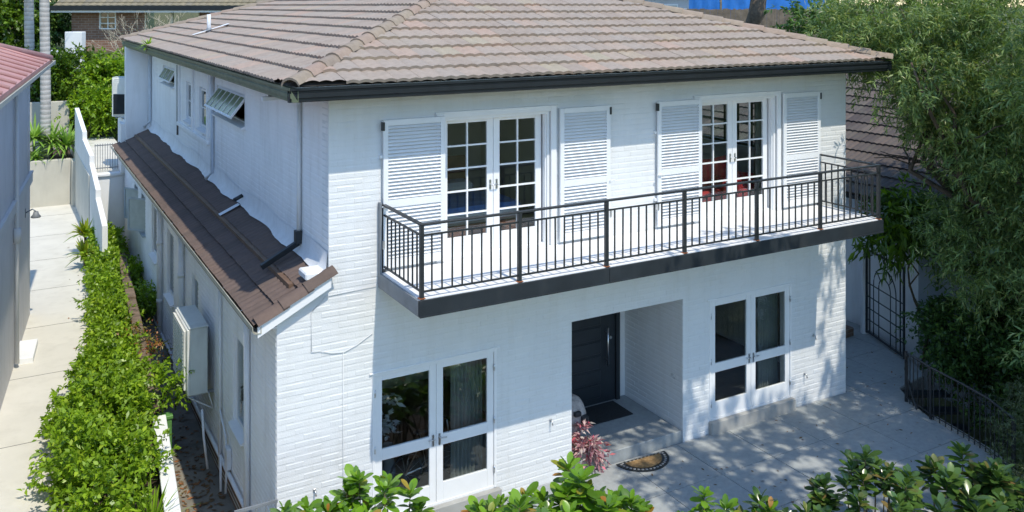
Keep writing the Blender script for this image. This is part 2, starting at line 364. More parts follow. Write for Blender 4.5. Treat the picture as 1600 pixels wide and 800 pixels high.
# interior walls
iw = MB()
iw.box(.27, 11.5, 4.6, 4.75, .12, 3.3).box(4.75, 4.9, .31, 4.6, .12, 3.3).box(7.6, 7.75, .31, 4.6, .12, 3.3)
iw.box(1.0, 11.5, 5.0, 5.15, 3.9, 6.62).box(5.9, 6.05, .31, 5.0, 3.9, 6.62).box(1.03, 11.5, .31, 5.0, 6.62, 6.7)
hp(iw, 'interior_wall', M_ROOM)
# entrance recess
hp(MB().box(4.905, 5.03, .3, 1.9, .12, 2.75).box(7.47, 7.595, .3, 1.9, .12, 2.75).box(5.03, 7.47, 1.78, 1.9, .12, 2.75).box(4.95, 7.55, .3, 1.9, 2.62, 2.75), 'entrance_wall', M_WALL)
sk = brick_skin(lm(7.47), .01, 1.76, .21, 2.62, [], proud=.004); stuff(hp(sk, 'painted_bricks', M_WALL))
st = hp(MB().bbox(5.035, 7.465, .012, 1.775, -.2, .2, .012), 'entrance_step', M_PAVER)
door = hp(MB().bbox(5.9, 7.18, 1.70, 1.76, .2, 2.36, .006), 'front_door', M_DOOR)
hp(MB().box(7.18, 7.27, 1.66, 1.775, .2, 2.45).box(5.81, 5.9, 1.66, 1.775, .2, 2.45).box(5.81, 7.27, 1.66, 1.775, 2.36, 2.45), 'door_frame', M_DOOR, door)
for k in range(7):
    z = .32+k*.285
    hp(MB().bbox(5.98, 6.82, 1.684, 1.705, z, z+.245, .008), 'door_panel', M_DOOR, door)
hp(MB().tube([(6.95, 1.62, .95), (6.95, 1.62, 1.68)], .017, 10).tube([(6.95, 1.62, 1.05), (6.95, 1.71, 1.05)], .009).tube([(6.95, 1.62, 1.58), (6.95, 1.71, 1.58)], .009), 'pull_handle', M_STEEL, door)
hp(MB().tube([(7.06, 1.68, 1.45), (7.06, 1.705, 1.45)], .03, 12), 'door_lock', M_STEEL, door)

# ---- french doors
def leaf(mb, x0, x1, z0, z1, rows, st, rail_t, rail_b, y, cols=1, bar=.026, t=.045):
    """stiles, rails and glazing bars; returns the pane rectangles"""
    mb.bbox(x0, x0+st, y, y+t, z0, z1, .004).bbox(x1-st, x1, y, y+t, z0, z1, .004)
    mb.bbox(x0+st, x1-st, y+.001, y+t-.001, z0, z0+rail_b, .004).bbox(x0+st, x1-st, y+.001, y+t-.001, z1-rail_t, z1, .004)
    gx0, gx1, gz0, gz1 = x0+st, x1-st, z0+rail_b, z1-rail_t; out = []
    zs = [gz0] + list(rows) + [gz1]
    for c in range(cols):
        A = gx0 + (gx1-gx0)*c/cols; B = gx0 + (gx1-gx0)*(c+1)/cols
        if c: mb.box(A-bar/2, A+bar/2, y+.004, y+t-.004, gz0, gz1)
        for r in range(len(zs)-1): out.append((A, B, zs[r], zs[r+1]))
    return out
PANES = {}
def pane(parent, x0, x1, y, z0, z1, m=None):
    key = (round(x1-x0, 3), round(z1-z0, 3), (m or M_GLASS).name)
    if key not in PANES:
        w, h = key[:2]; me = MB().box(0, w, 0, .005, 0, h).mesh('pane'); me.materials.append(m or M_GLASS); PANES[key] = me
    return link('pane', PANES[key], None, parent, loc=(x0, y, z0))
def upper_doors(dx):
    x0, x1, zb, zt = 2.60+dx, 4.60+dx, 3.985, 6.24
    fr = MB()
    fr.bbox(x0, x0+.05, .02, .28, zb, zt, .005).bbox(x1-.05, x1, .02, .28, zb, zt, .005).bbox(x0+.05, x1-.05, .02, .28, zt-.05, zt, .005)
    fr.bbox(x0-.11, x0, -.034, .02, zb, zt+.07, .008).bbox(x1, x1+.11, -.034, .02, zb, zt+.07, .008).bbox(x0, x1, -.034, .02, zt, zt+.07, .008)
    fr.bbox(x0-.13, x1+.13, -.05, -.002, zt+.07, zt+.10, .005)
    fr.bbox(x1-.075, x1-.05, .05, .12, zb, zt-.05, .004)
    fr.box(x0+.05, x1-.05, .06, .3, zb-.02, zb+.03)
    f = hp(fr, 'french_door', M_TRIM)
    xm = (x0+x1)/2
    for A, B, hx in ((x0+.055, xm-.004, xm-.06), (xm+.004, x1-.08, xm+.06)):
        lf = MB(); gz0, gz1 = 4.29, 6.12; rows = [gz0+(gz1-gz0)*k/5 for k in range(1, 5)]
        ps = leaf(lf, A, B, zb+.03, zt-.055, rows, .115, zt-.055-gz1, gz0-zb-.03, .16, 2)
        for z in rows: lf.box(A+.115, B-.115, .165, .20, z-.013, z+.013)
        hp(lf, 'door_leaf', M_TRIM, f)
        for p in ps: pane(f, p[0]+.001, p[1]-.001, .18, p[2], p[3])
        hp(MB().bbox(hx-.018, hx+.018, .148, .162, 5.0, 5.16, .004).tube([(hx, .15, 5.08), (hx, .10, 5.08), (hx+(.09 if hx < xm else -.09), .10, 5.08)], .008), 'handle', M_STEEL, f)
    return f
upper_doors(0); upper_doors(5.23)
def lower_doors(x0, x1, zb, zt):
    fr = MB()
    fr.bbox(x0, x0+.045, -.012, .16, zb, zt, .004).bbox(x1-.045, x1, -.012, .16, zb, zt, .004).bbox(x0+.045, x1-.045, -.012, .16, zt-.045, zt, .004).box(x0+.045, x1-.045, .0, .16, zb, zb+.03)
    fr.bbox(x0-.05, x1+.05, -.028, -.006, zt, zt+.022, .003)
    f = hp(fr, 'french_door', M_TRIM); xm = (x0+x1)/2
    for A, B, s in ((x0+.048, xm-.003, 1), (xm+.003, x1-.048, -1)):
        lf = MB(); ps = leaf(lf, A, B, zb+.032, zt-.047, [1.19], .115, .085, .285, .012, 1)
        lf.bbox(A+.115, B-.115, .013, .056, 1.105, 1.275, .004)
        hp(lf, 'door_leaf', M_TRIM, f)
        pane(f, A+.114, B-.114, .032, zb+.032+.285, 1.106); pane(f, A+.114, B-.114, .032, 1.274, zt-.047-.085)
        hx = xm-.055*s
        hp(MB().bbox(hx-.018, hx+.018, .0, .014, 1.12, 1.30, .004).tube([(hx, .005, 1.24), (hx, -.045, 1.24), (hx-.10*s, -.045, 1.24)], .009), 'handle', M_STEEL, f)
        for z in (zb+.3, zb+1.1, zt-.3):
            e = A if s > 0 else B; hp(MB().tube([(e-.006*s, -.006, z-.055), (e-.006*s, -.006, z+.055)], .014, 8), 'hinge', M_STEEL, f)
    return f
lower_doors(1.44, 3.57, .2, 2.45); lower_doors(8.10, 10.25, .233, 2.487)
M_STEP = mat('grey_door_step', (.36, .36, .345), .85, .1, 3, .3, 30)
hp(MB().bbox(8.08, 10.27, -.10, .0, -.15, .228, .012), 'door_step', M_STEP)
hp(MB().bbox(1.40, 3.62, -.10, .0, -.15, .195, .012), 'door_step', M_STEP)
# ---- louvred shutters
SLW = 1.03-.16
sl_me = MB().bbox(0, SLW, -.004, .004, -.031, .031, .002).mesh('slat'); sl_me.materials.append(M_SHUT)
def shutter(x0, hinge_right):
    x1 = x0+1.03; zb, zt = 4.04, 6.28; y0, y1 = -.095, -.055
    mb = MB().bbox(x0, x0+.08, y0, y1, zb, zt, .004).bbox(x1-.08, x1, y0, y1, zb, zt, .004)
    for z0, z1 in ((zb, zb+.14), (4.95, 5.07), (zt-.09, zt)): mb.bbox(x0+.08, x1-.08, y0+.001, y1-.001, z0, z1, .004)
    s = hp(mb, 'shutter', M_SHUT)
    for z0, z1 in ((zb+.14, 4.95), (5.07, zt-.09)):
        n = round((z1-z0)/.054)
        for k in range(n): link('slat', sl_me, None, s, loc=(x0+.08, (y0+y1)/2, z0+(k+.5)*(z1-z0)/n), rot=(R(-57)+rng.uniform(-.03, .03), 0, 0))
    e = x1 if hinge_right else x0
    for z in (zt-.16, zb+.3): hp(MB().bbox(e-.02, e+.02, y0-.012, y1+.01, z, z+.13, .004), 'hinge', M_IRON if z > 5 else M_STEEL, s)
    hp(MB().tube([(e-.03, y0-.02, 4.98), (e+.07, y0-.03, 4.98)], .012, 8), 'hold_back', M_TRIM, s)
    for z in (4.5, 5.7): hp(MB().box(e-.04, e+.04, y1, 0, z, z+.05), 'bracket', M_TRIM, s)
shutter(1.585, False); shutter(4.745, True); shutter(6.82, False); shutter(9.945, True)

# ---- balcony
BX0, BX1, BY, BZ0, BZ1 = 1.539, 11.043, -1.517, 3.752, 3.985
bal = hp(MB().box(BX0+.02, BX1-.02, BY+.02, -.013, BZ0+.02, BZ1), 'balcony', M_DECK)
hp(MB().bbox(BX0, 4.72, BY-.012, BY+.02, BZ0-.004, BZ1-.012, .004).box(BX0+.01, 4.72, BY-.03, BY+.02, BZ0-.012, BZ0+.006), 'fascia', M_FASC, bal)
hp(MB().bbox(4.726, BX1, BY-.012, BY+.02, BZ0-.004, BZ1-.012, .004).box(4.726, BX1-.01, BY-.03, BY+.02, BZ0-.012, BZ0+.006), 'fascia', M_FASC, bal)
hp(MB().bbox(BX0-.01, BX0+.02, BY+.021, -.014, BZ0, BZ1-.012, .004), 'side_fascia', M_FASC2, bal)
hp(MB().bbox(BX1-.02, BX1+.01, BY+.021, -.014, BZ0, BZ1-.012, .004), 'side_fascia', M_FASC, bal)
post_me = MB().bbox(-.028, .028, -.028, .028, -.02, 1.0, .003).mesh('post'); post_me.materials.append(M_IRON)
bal_me = MB().box(-.010, .010, -.010, .010, .10, .865).mesh('baluster'); bal_me.materials.append(M_IRON)
bolt_me = MB().box(-.045, .045, -.04, .04, -.006, .004).mesh('post_foot'); bolt_me.materials.append(M_RUST)
PX = [1.60, 3.152, 4.703, 6.254, 7.85, 9.402, 10.967]; py = BY+.045
for x in PX:
    link('post', post_me, None, bal, loc=(x, py, BZ1)); link('post_foot', bolt_me, None, bal, loc=(x, py+.002, BZ1+.005))
hp(MB().bbox(1.57, 11.0, py-.032, py+.032, 4.985, 5.015, .006), 'handrail', M_IRON, bal)
for z in (4.85, 4.075):
    for a, b in zip(PX[:-1], PX[1:]): hp(MB().box(a+.028, b-.028, py-.013, py+.013, z-.012, z+.012), 'rail', M_IRON, bal)
for a, b in zip(PX[:-1], PX[1:]):
    for k in range(1, 10): link('baluster', bal_me, None, bal, loc=(a+(b-a)*k/10, py, BZ1), rot=(0, rng.uniform(-.006, .006), 0))
for x in (1.60, 10.967):
    hp(MB().bbox(x-.032, x+.032, py+.033, -.03, 4.985, 5.015, .006), 'handrail', M_IRON, bal)
    for z in (4.85, 4.075): hp(MB().box(x-.013, x+.013, py+.028, -.05, z-.012, z+.012), 'rail', M_IRON, bal)
    link('post', post_me, None, bal, loc=(x, -.06, BZ1))
    for k in range(1, 9): link('baluster', bal_me, None, bal, loc=(x, py+(-.06-py)*k/9, BZ1))
hp(MB().bbox(1.525, 1.56, -.10, -.014, 3.80, 5.04, .004), 'wall_bracket', M_FASC2, bal)
# small fittings on the front wall
for x, z in ((.55, .95), (4.6, 1.05), (7.2, 1.3), (10.85, 1.35), (10.6, .62)):
    y = -.02
    hp(MB().tube([(x, y+.01, z), (x, y-.05, z), (x, y-.06, z-.06)], .012, 8).bbox(x-.02, x+.02, y, y+.012, z-.02, z+.02, .003), 'wall_hook', M_STEEL)
cb = [(.50, -.016, 2.97), (.62, -.018, 2.965), (.8, -.018, 2.90), (1.0, -.018, 2.88), (1.2, -.018, 2.95), (1.44, -.018, 3.08)]
hp(MB().tube(cb, .005, 6), 'cable', M_PIPE)
hp(MB().tube([(.98, -.016, 2.88), (.98, -.016, -.2)], .004, 6), 'cable', M_PIPE)
hp(MB().tube([(.50, -.016, 2.97), (.50, -.016, 3.55), (.72, -.016, 3.75), (1.5, -.016, 3.78)], .004, 6), 'cable', M_PIPE)

# ---- main roof
EX0, EX1, EY0, EY1, EZ = .02, 12.32, -.68, 19.0, 6.90
TP = math.tan(R(17.2)); CP, SP = math.cos(R(17.2)), math.sin(R(17.2))
RT = (EX1-EX0)/2; ZR = EZ+RT*TP
TW, TG = .38, .46
def tile_grid(W, G, thick=.040, amp=.022, n=5):
    top = []; xs = [W*k/(2*(n-1)) for k in range(2*(n-1)+1)]
    wav = [amp*abs(math.sin(math.pi*x/(W/2))) for x in xs]
    vs = [(x, -.045, thick+.022+h) for x, h in zip(xs, wav)] + [(x, G+.03, .010+h) for x, h in zip(xs, wav)]
    m = len(xs); fs = [(k, k+1, m+k+1, m+k) for k in range(m-1)]
    lip = [(x, -.045, thick+.022+h) for x, h in zip(xs, wav)] + [(x, -.043, .016+h) for x, h in zip(xs, wav)]
    mb = MB(); mb.add(vs, fs, True); mb.add(lip, [(m+k, m+k+1, k+1, k) for k in range(m-1)]); return mb
TILES = {}
def roof_face(org, ax, up, L, S, planes, m, W, G, parent, score, inst):
    """tiles in rows; planes = [(a, s, na, ns)] half planes to keep (2D, in the roof's own plane)"""
    org = Vector(org); ax = Vector(ax).normalized(); up = Vector(up).normalized(); nr = ax.cross(up).normalized()
    Mx = Matrix((ax, up, nr)).transposed().to_4x4(); Mx.translation = org
    base = tile_grid(W, G); key = (W, G, m.name)
    if key not in TILES: me = base.mesh('roof_tile'); me.materials.append(m); TILES[key] = me
    for r in range(int(S/G)+1):
        for c in range(int(L/W)+1):
            a0, s0 = c*W, r*G
            cor = [(a0, s0), (a0+W, s0), (a0, s0+G), (a0+W, s0+G)]
            ds = [[(p[0]-q[0])*q[2]+(p[1]-q[1])*q[3] for p in cor] for q in planes]
            if any(max(d) < .02 for d in ds): continue
            P = Mx @ Vector((a0+W/2, s0+G/2, 0))
            cut = any(min(d) < -.01 for d in ds)
            inst.append((score(P), a0, s0, cut, planes, Mx, key, parent, base, m, r, c))
def place_tiles(inst, limit, rest_parent, m, restname):
    inst.sort(key=lambda q: -q[0]); rest = MB()
    for i, (sc, a0, s0, cut, planes, Mx, key, parent, base, m_, r, c) in enumerate(inst):
        j = Matrix.Translation((a0+rng.uniform(-.003, .003), s0+rng.uniform(-.006, .006), rng.uniform(-.002, .004))) @ Matrix.Rotation(rng.uniform(-.006, .006), 4, 'Z')
        if not cut and i < limit:
            o = link('roof_tile', TILES[key], None, parent); o.matrix_local = Mx @ j; continue
        vs = [j @ Vector(v) for v in base.v]; fs = base.f
        if cut:
            bm = bmesh.new(); bv = [bm.verts.new(v) for v in vs]
            for f, s in zip(fs, base.sm): bm.faces.new([bv[k] for k in f])
            for q in planes:
                bmesh.ops.bisect_plane(bm, geom=bm.verts[:]+bm.edges[:]+bm.faces[:], plane_co=(q[0], q[1], 0), plane_no=(-q[2], -q[3], 0), clear_outer=True)
            bm.verts.index_update(); vs = [v.co.copy() for v in bm.verts]; fs = [tuple(v.index for v in f.verts) for f in bm.faces]; bm.free()
            if not fs: continue
        if i < limit:
            mb = MB(); mb.add(vs, fs, True); o = build(mb, 'roof_tile', m_, parent); o.matrix_local = Mx
        else: rest.add([Mx @ v for v in vs], fs, True)
    if rest.v: stuff(build(rest, restname, m, rest_parent))
def seen(P):
    d = P - cam.location; c, s = math.cos(.5145), math.sin(.5145); dep = d.x*s+d.y*c; lat = d.x*c-d.y*s
    if dep < 1: return 0
    u = 798+1407*lat/dep; v = 8.8-1407*d.z/dep
    return (100/dep if -20 < u < 1620 and -12 < v < 820 else .01/dep)
def hip_planes(L):        # trapezoid cut by 45 degree hips on both sides (in plan)
    k = CP                 # d(run)/d(s)
    return [(0, 0, 1/math.hypot(1, k), -k/math.hypot(1, k)), (L, 0, -1/math.hypot(1, k), -k/math.hypot(1, k)), (0, 0, 0, 1), (0, RT/CP, 0, -1)]
deck = MB()
A, B, Cc, D = (EX0, EY0, EZ), (EX1, EY0, EZ), (EX1, EY1, EZ), (EX0, EY1, EZ); E1, E2 = (EX0+RT, EY0+RT, ZR), (EX0+RT, EY1-RT, ZR)
deck.add([A, B, Cc, D, E1, E2], [(0, 1, 4), (1, 2, 5, 4), (2, 3, 5), (3, 0, 4, 5)])
deck.box(EX0+.05, EX1-.05, EY0+.05, EY1-.05, 6.70, 6.74)
roof = hp(deck, 'roof', M_UNDER)
inst = []
sl = RT/CP
roof_face(A, (1, 0, 0), (0, CP, SP), EX1-EX0, sl, hip_planes(EX1-EX0), M_TILE, TW, TG, roof, seen, inst)
roof_face(D, (0, -1, 0), (CP, 0, SP), EY1-EY0, sl, hip_planes(EY1-EY0), M_TILE, TW, TG, roof, lambda P: seen(P)*.55, inst)
roof_face(B, (0, 1, 0), (-CP, 0, SP), EY1-EY0, sl, hip_planes(EY1-EY0), M_TILE, TW, TG, roof, lambda P: .001, inst)
roof_face(Cc, (-1, 0, 0), (0, -CP, SP), EX1-EX0, sl, hip_planes(EX1-EX0), M_TILE, TW, TG, roof, lambda P: .001, inst)
place_tiles(inst, 300, roof, M_TILE, 'roof_tiles')
# hip and ridge caps
def cap_mesh(l=.46, w=.135, h=.05, m=None):
    prof = [(-w, -.055), (-w*.72, .012), (-w*.35, h*.82), (0, h), (w*.35, h*.82), (w*.72, .012), (w, -.055)]
    mb = MB(); n = len(prof)
    vs = [(x*1.06, -.03, z+.03) for x, z in prof] + [(x*.97, l, z) for x, z in prof]
    mb.add(vs, [(k, k+1, n+k+1, n+k) for k in range(n-1)], True)
    mb.add([(x*1.06, -.03, z+.03) for x, z in prof] + [(x*.98, -.028, z-.005) for x, z in prof], [(n+k, n+k+1, k+1, k) for k in range(n-1)])
    me = mb.mesh('ridge_tile'); me.materials.append(m or M_RIDGE); return me
CAP = cap_mesh()
def caps(p0, p1, parent, lift=.062, first=0.0):
    p0 = Vector(p0); p1 = Vector(p1); d = (p1-p0); L = d.length; d.normalize(); x = d.cross(Vector((0, 0, 1))).normalized(); z = x.cross(d)
    n = int((L-first)/.43)
    for k in range(n):
        Mx = Matrix((x, d, z)).transposed().to_4x4(); Mx.translation = p0 + d*(first+k*.43) + z*lift
        o = link('ridge_tile', CAP, None, parent); o.matrix_local = Mx @ Matrix.Rotation(rng.uniform(-.02, .02), 4, 'Y') @ Matrix.Rotation(rng.uniform(-.012, .012), 4, 'X')
caps(A, E1, roof); caps(B, E1, roof); caps(D, E2, roof); caps(Cc, E2, roof); caps(E1, E2, roof)
# gutters (profile: outwards, up)
GP = [(0, 0), (.085, 0), (.095, .012), (.095, .05), (.115, .062), (.115, .115), (.10, .125), (.10, .15), (.125, .162), (.125, .2), (.112, .2), (.108, .17), (.012, .02), (.012, .19), (0, .19)]
g = MB().sweep(GP, (EX0-.03, EY0+.09, 6.68), (EX1+.03, EY0+.09, 6.68), (0, -1, 0)); hp(g, 'front_gutter', M_GUT)
g = MB().sweep(GP, (EX0+.09, EY0-.03, 6.683), (EX0+.09, EY1, 6.683), (-1, 0, 0)); hp(g, 'side_gutter', M_GUT2)
g = MB().sweep(GP, (EX1-.09, EY0-.03, 6.683), (EX1-.09, EY1, 6.683), (1, 0, 0)); hp(g, 'side_gutter', M_GUT)
hp(MB().box(EX0+.08, EX0+.1, EY0+.1, EY1-.1, 6.69, 6.88), 'fascia_board', M_TRIM); hp(MB().box(EX0+.1, EX1-.1, EY0+.08, EY0+.1, 6.69, 6.88), 'fascia_board', M_TRIM)
# vent pipe with flashing
z0 = EZ + (1.25-EX0)*TP
vp = hp(MB().tube([(1.25, 11.3, z0), (1.25, 11.3, z0+.5)], .05, 12), 'vent_pipe', M_PIPE)
hp(MB().lathe([(.085, 0), (.075, .10), (.052, .13)], (1.25, 11.3, z0+.02), 14), 'vent_collar', M_FASC2, vp)
fl = MB(); n_ = 10
for k in range(n_): 
    a = k/(n_-1); x = .85+a*.9; fl.v += [(x, 11.3-.12-.02*math.sin(9*a), EZ+(x-EX0)*TP+.105), (x, 11.3+.10+.03*math.sin(7*a+1), EZ+(x-EX0)*TP+.105)]
fl.f += [(2*k, 2*k+2, 2*k+3, 2*k+1) for k in range(n_-1)]; fl.sm += [True]*(n_-1)
hp(fl, 'vent_flashing', M_FLASH, vp)

# ---- lean-to roof on the left side
LX0, LX1, LZ0, LZ1, LY0, LY1 = -.28, XU, 3.50, 4.05, -.10, 18.6
lu = Vector((LX1-LX0, 0, LZ1-LZ0)); LS = lu.length; lu.normalize()
ln = Vector((0, 1, 0)).cross(lu)
lean = hp(MB().add([(LX0, LY0+.02, LZ0), (LX1, LY0+.02, LZ1), (LX1, LY1, LZ1), (LX0, LY1, LZ0), (LX0, LY0+.02, LZ0-.04), (LX1, LY0+.02, LZ1-.04), (LX1, LY1, LZ1-.04), (LX0, LY1, LZ0-.04)],
    [(0, 1, 2, 3), (7, 6, 5, 4), (0, 3, 7, 4), (0, 4, 5, 1), (2, 6, 7, 3)]), 'lean_to_roof', M_UNDER)
inst = []; Lg = LS/3.02
roof_face((LX0, LY1, LZ0), (0, -1, 0), lu, LY1-LY0, LS-.02, [(0, 0, 1, 0), (LY1-LY0, 0, -1, 0), (0, 0, 0, 1), (0, LS, 0, -1)], M_TILE2, .34, Lg, lean, seen, inst)
place_tiles(inst, 200, lean, M_TILE2, 'lean_to_tiles')
# verge caps on the front edge, barge board, gutter, flashing
vd = lu; VERGE = cap_mesh(m=M_TILE2)
for k in range(3):
    Mx = Matrix((Vector((0, -1, 0)), vd, Vector((0, -1, 0)).cross(vd))).transposed().to_4x4(); Mx.translation = Vector((LX0, LY0+.07, LZ0)) + vd*(k*.40) + Vector((0, 0, .06))
    o = link('verge_tile', VERGE, None, lean); o.matrix_local = Mx
hp(MB().add([(LX0-.02, LY0-.03, LZ0-.15), (LX1+.0, LY0-.03, LZ1-.15), (LX1, LY0-.03, LZ1+.0), (LX0-.02, LY0-.03, LZ0+.0),
    (LX0-.02, LY0+.0, LZ0-.15), (LX1, LY0+.0, LZ1-.15), (LX1, LY0+.0, LZ1), (LX0-.02, LY0, LZ0)], [(0, 1, 2, 3), (7, 6, 5, 4), (0, 4, 5, 1), (3, 2, 6, 7), (0, 3, 7, 4), (1, 5, 6, 2)]), 'barge_board', M_TRIM, lean)
GP2 = [(0, 0), (.09, 0), (.125, .03), (.13, .11), (.118, .11), (.112, .04), (.085, .014), (.012, .014), (.012, .10), (0, .10)]
hp(MB().sweep(GP2, (LX0+.03, LY0-.04, LZ0-.09), (LX0+.03, LY1, LZ0-.09), (-1, 0, 0)), 'gutter', M_GUT3, lean)
hp(MB().box(LX0+.031, LX0+.05, LY0, LY1, LZ0-.1, LZ0-.005).box(LX0+.05, .0, LY0+.1, LY1, LZ0-.1, LZ0-.08), 'soffit_board', M_TRIM, lean)
gl = MB(); r_ = random.Random(5)     # leaf litter lying in the gutter
for k in range(420):
    y = r_.uniform(0, 18); x = LX0+.03-r_.uniform(.02, .10); z = LZ0-.045+r_.uniform(0, .05); a = r_.uniform(0, 6.3); l = r_.uniform(.02, .05)
    e = Vector((math.cos(a)*l, math.sin(a)*l*1.6, r_.uniform(-.01, .02))); f = Vector((-e.y*.4, e.x*.4, .004)); p = Vector((x, y, z))
    gl.add([p-e, p-f, p+e, p+f], [(0, 1, 2, 3)])
stuff(hp(gl, 'gutter_litter', L_LITTER, lean))
hp(MB().box(LX0-.09, LX0+.02, .1, 17.9, LZ0-.078, LZ0-.045), 'gutter_silt', M_SOIL, lean)
for k in range(14):
    y = .6+k*1.22; hp(MB().tube([(LX0+.02, y, LZ0+.02), (LX0-.06, y+.02, LZ0+.035), (LX0-.1, y+.03, LZ0+.015)], .006, 5), 'gutter_strap', M_STEEL, lean)
fl = MB(); N = 90
for k in range(N+1):
    y = .02+(LY1-.1)*k/N; w = .12+.02*math.sin(k*.23)+.025*math.sin(k*.61+1)+r_.uniform(-.012, .012); p = Vector((LX1, y, LZ1)) - lu*w
    fl.v += [tuple(p+Vector((0, 0, .075))), tuple(Vector((LX1-.03, y, LZ1+.10))), (LX1-.013, y, LZ1+.32+.04*math.sin(k*.4))]
for k in range(N):
    a = 3*k; fl.f += [(a, a+1, a+4, a+3), (a+1, a+2, a+5, a+4)]; fl.sm += [True, True]
hp(fl, 'flashing', M_FLASH, lean)
hp(MB().bbox(LX1-.35, LX1-.02, -.03, .35, LZ1-.04, LZ1+.07, .02), 'corner_flashing', M_FLASH, lean)
# white flashing patch and dark pipe end on the lean-to
y = 5.3
hp(MB().add([(LX1-.48, y-.09, LZ0+.28*1.06+.12), (LX1-.1, y-.09, LZ1-.05+.09), (LX1-.1, y+.09, LZ1-.05+.09), (LX1-.48, y+.09, LZ0+.28*1.06+.12)], [(0, 1, 2, 3)]), 'flashing_patch', M_FLASH, lean)
hp(MB().tube([(LX1-.20, y, LZ1+.12), (LX1-.03, y, LZ1+.2)], .04, 8), 'pipe_end', M_IRON, lean)

# ---- downpipes and windows on the left walls
x = XU-.055
hp(MB().tube([(x, 1.34, 6.55), (x, 1.34, 4.35)], .034, 8), 'downpipe', M_PIPE)
hp(MB().box(x-.012, x+.03, 1.375, 1.39, 4.3, 6.55), 'downpipe_edge_strip', M_PIPED)  # thin dark strip along the edge of the white downpipe, full height
hp(MB().bbox(x-.06, x+.04, 1.27, 1.41, 4.22, 4.42, .006), 'downpipe_shoe', M_IRON)
hp(MB().bbox(-.05, .62, -.045, .045, -.03, .05, .006), 'rain_spreader', M_GUT).matrix_local = Matrix.Translation((.16, 1.34, 3.93)) @ Matrix.Rotation(-math.atan2(LZ1-LZ0, LX1-LX0), 4, 'Y')
hp(MB().bbox(EX0+.1, XU-.02, 1.30, 1.38, 6.52, 6.58, .006), 'downpipe_elbow', M_PIPE)
hp(MB().bbox(.42, .55, 2.0, 2.12, 6.5, 6.66, .01), 'gutter_bracket', M_IRON)
hp(MB().tube([(XU-.05, 8.16, 6.5), (XU-.05, 8.16, 4.25), (XU-.2, 8.1, 4.12)], .045, 8), 'downpipe', M_PIPE)
hp(MB().tube([(XU-.03, 12.9, 6.4), (XU-.03, 12.9, 4.5)], .025, 6), 'conduit', M_PIPED)
hp(MB().tube([(XU-.06, 17.9, 6.6), (XU-.06, 17.9, 4.3), (XU-.25, 17.8, 4.14)], .055, 8), 'downpipe', M_PIPE)
hp(MB().tube([(-.06, 1.55, 3.5), (-.06, 1.55, -.4)], .048, 10), 'downpipe', M_PIPE)
hp(MB().tube([(-.05, 3.6, 3.5), (-.05, 3.6, -.2)], .03, 8), 'conduit', M_PIPE)
for yy in (10.4, 7.4): 
    p = hp(MB().tube([(-.08, yy, 3.5), (-.08, yy, -.1)], .065, 10), 'downpipe', M_PIPE)
    for z in (.8, 2.2): hp(MB().tube([(-.08, yy, z), (-.08, yy, z+.09)], .078, 10), 'pipe_collar', M_PIPE, p)
def side_window(x, op, m=M_GLASS2, cols=1, rows=1, open_deg=0, top_hung=False, sill=True, fm_=M_TRIM):
    y0, y1, z0, z1 = op
    f = MB().box(x+.08, x+.15, y0, y0+.05, z0, z1).box(x+.08, x+.15, y1-.05, y1, z0, z1).box(x+.08, x+.15, y0+.05, y1-.05, z0, z0+.05).box(x+.08, x+.15, y0+.05, y1-.05, z1-.05, z1)
    w = hp(f, 'window', fm_)
    if sill: hp(MB().add([(x-.09, y0-.06, z0-.06), (x+.08, y0-.06, z0-.06), (x+.08, y0-.06, z0+.03), (x-.09, y0-.06, z0-.03), (x-.09, y1+.06, z0-.06), (x+.08, y1+.06, z0-.06), (x+.08, y1+.06, z0+.03), (x-.09, y1+.06, z0-.03)],
        [(0, 3, 2, 1), (4, 5, 6, 7), (3, 7, 6, 2), (0, 4, 7, 3), (0, 1, 5, 4)]), 'sill', fm_, w)
    Y0, Y1, Z0, Z1 = y0+.05, y1-.05, z0+.05, z1-.05
    # a sash drawn in its own frame: local y along, z up, hung at origin
    Wd, Ht = Y1-Y0, Z1-Z0
    if top_hung: Mx = Matrix.Translation((x+.06, Y0, Z1)) @ Matrix.Rotation(R(open_deg), 4, 'Y') @ Matrix.Translation((0, 0, -Ht))
    else: Mx = Matrix.Translation((x+.06, Y0, Z0)) @ Matrix.Rotation(R(open_deg), 4, 'Z')
    s = MB(); t = .045
    s.box(-.02, .02, 0, t, 0, Ht).box(-.02, .02, Wd-t, Wd, 0, Ht).box(-.02, .02, t, Wd-t, 0, t).box(-.02, .02, t, Wd-t, Ht-t, Ht)
    for c in range(1, cols): s.box(-.015, .015, Wd*c/cols-.012, Wd*c/cols+.012, t, Ht-t)
    for r in range(1, rows): s.box(-.014, .014, t, Wd-t, Ht*r/rows-.012, Ht*r/rows+.012)
    hp(s, 'sash', fm_, w).matrix_local = Mx
    for c in range(cols):
        for r in range(rows):
            hp(MB().box(-.003, .003, Wd*c/cols+.01, Wd*(c+1)/cols-.01, Ht*r/rows+.01, Ht*(r+1)/rows-.01), 'pane', m, w).matrix_local = Mx
    return w
for op in LOW_OPS[:4]: side_window(0, op)
M_BLUEF = mat('grey_blue_window_frame', (.36, .42, .46), .5, .1, 4)
side_window(0, LOW_OPS[4], M_FROST, open_deg=38, fm_=M_BLUEF); side_window(0, LOW_OPS[5], M_FROST, open_deg=30, fm_=M_BLUEF)
M_GREENG = mat_leaf('green_tinted_louvre_glass', [(0, (.30, .38, .24)), (1, (.42, .48, .34))], .3, .15)
side_window(XU, UP_OPS[0], M_GREENG, cols=6, open_deg=38, top_hung=True)
side_window(XU, UP_OPS[3], M_GREENG, cols=3, open_deg=30, top_hung=True)
for op in UP_OPS[1:3]: side_window(XU, op, M_GLASS2, cols=1, rows=2)
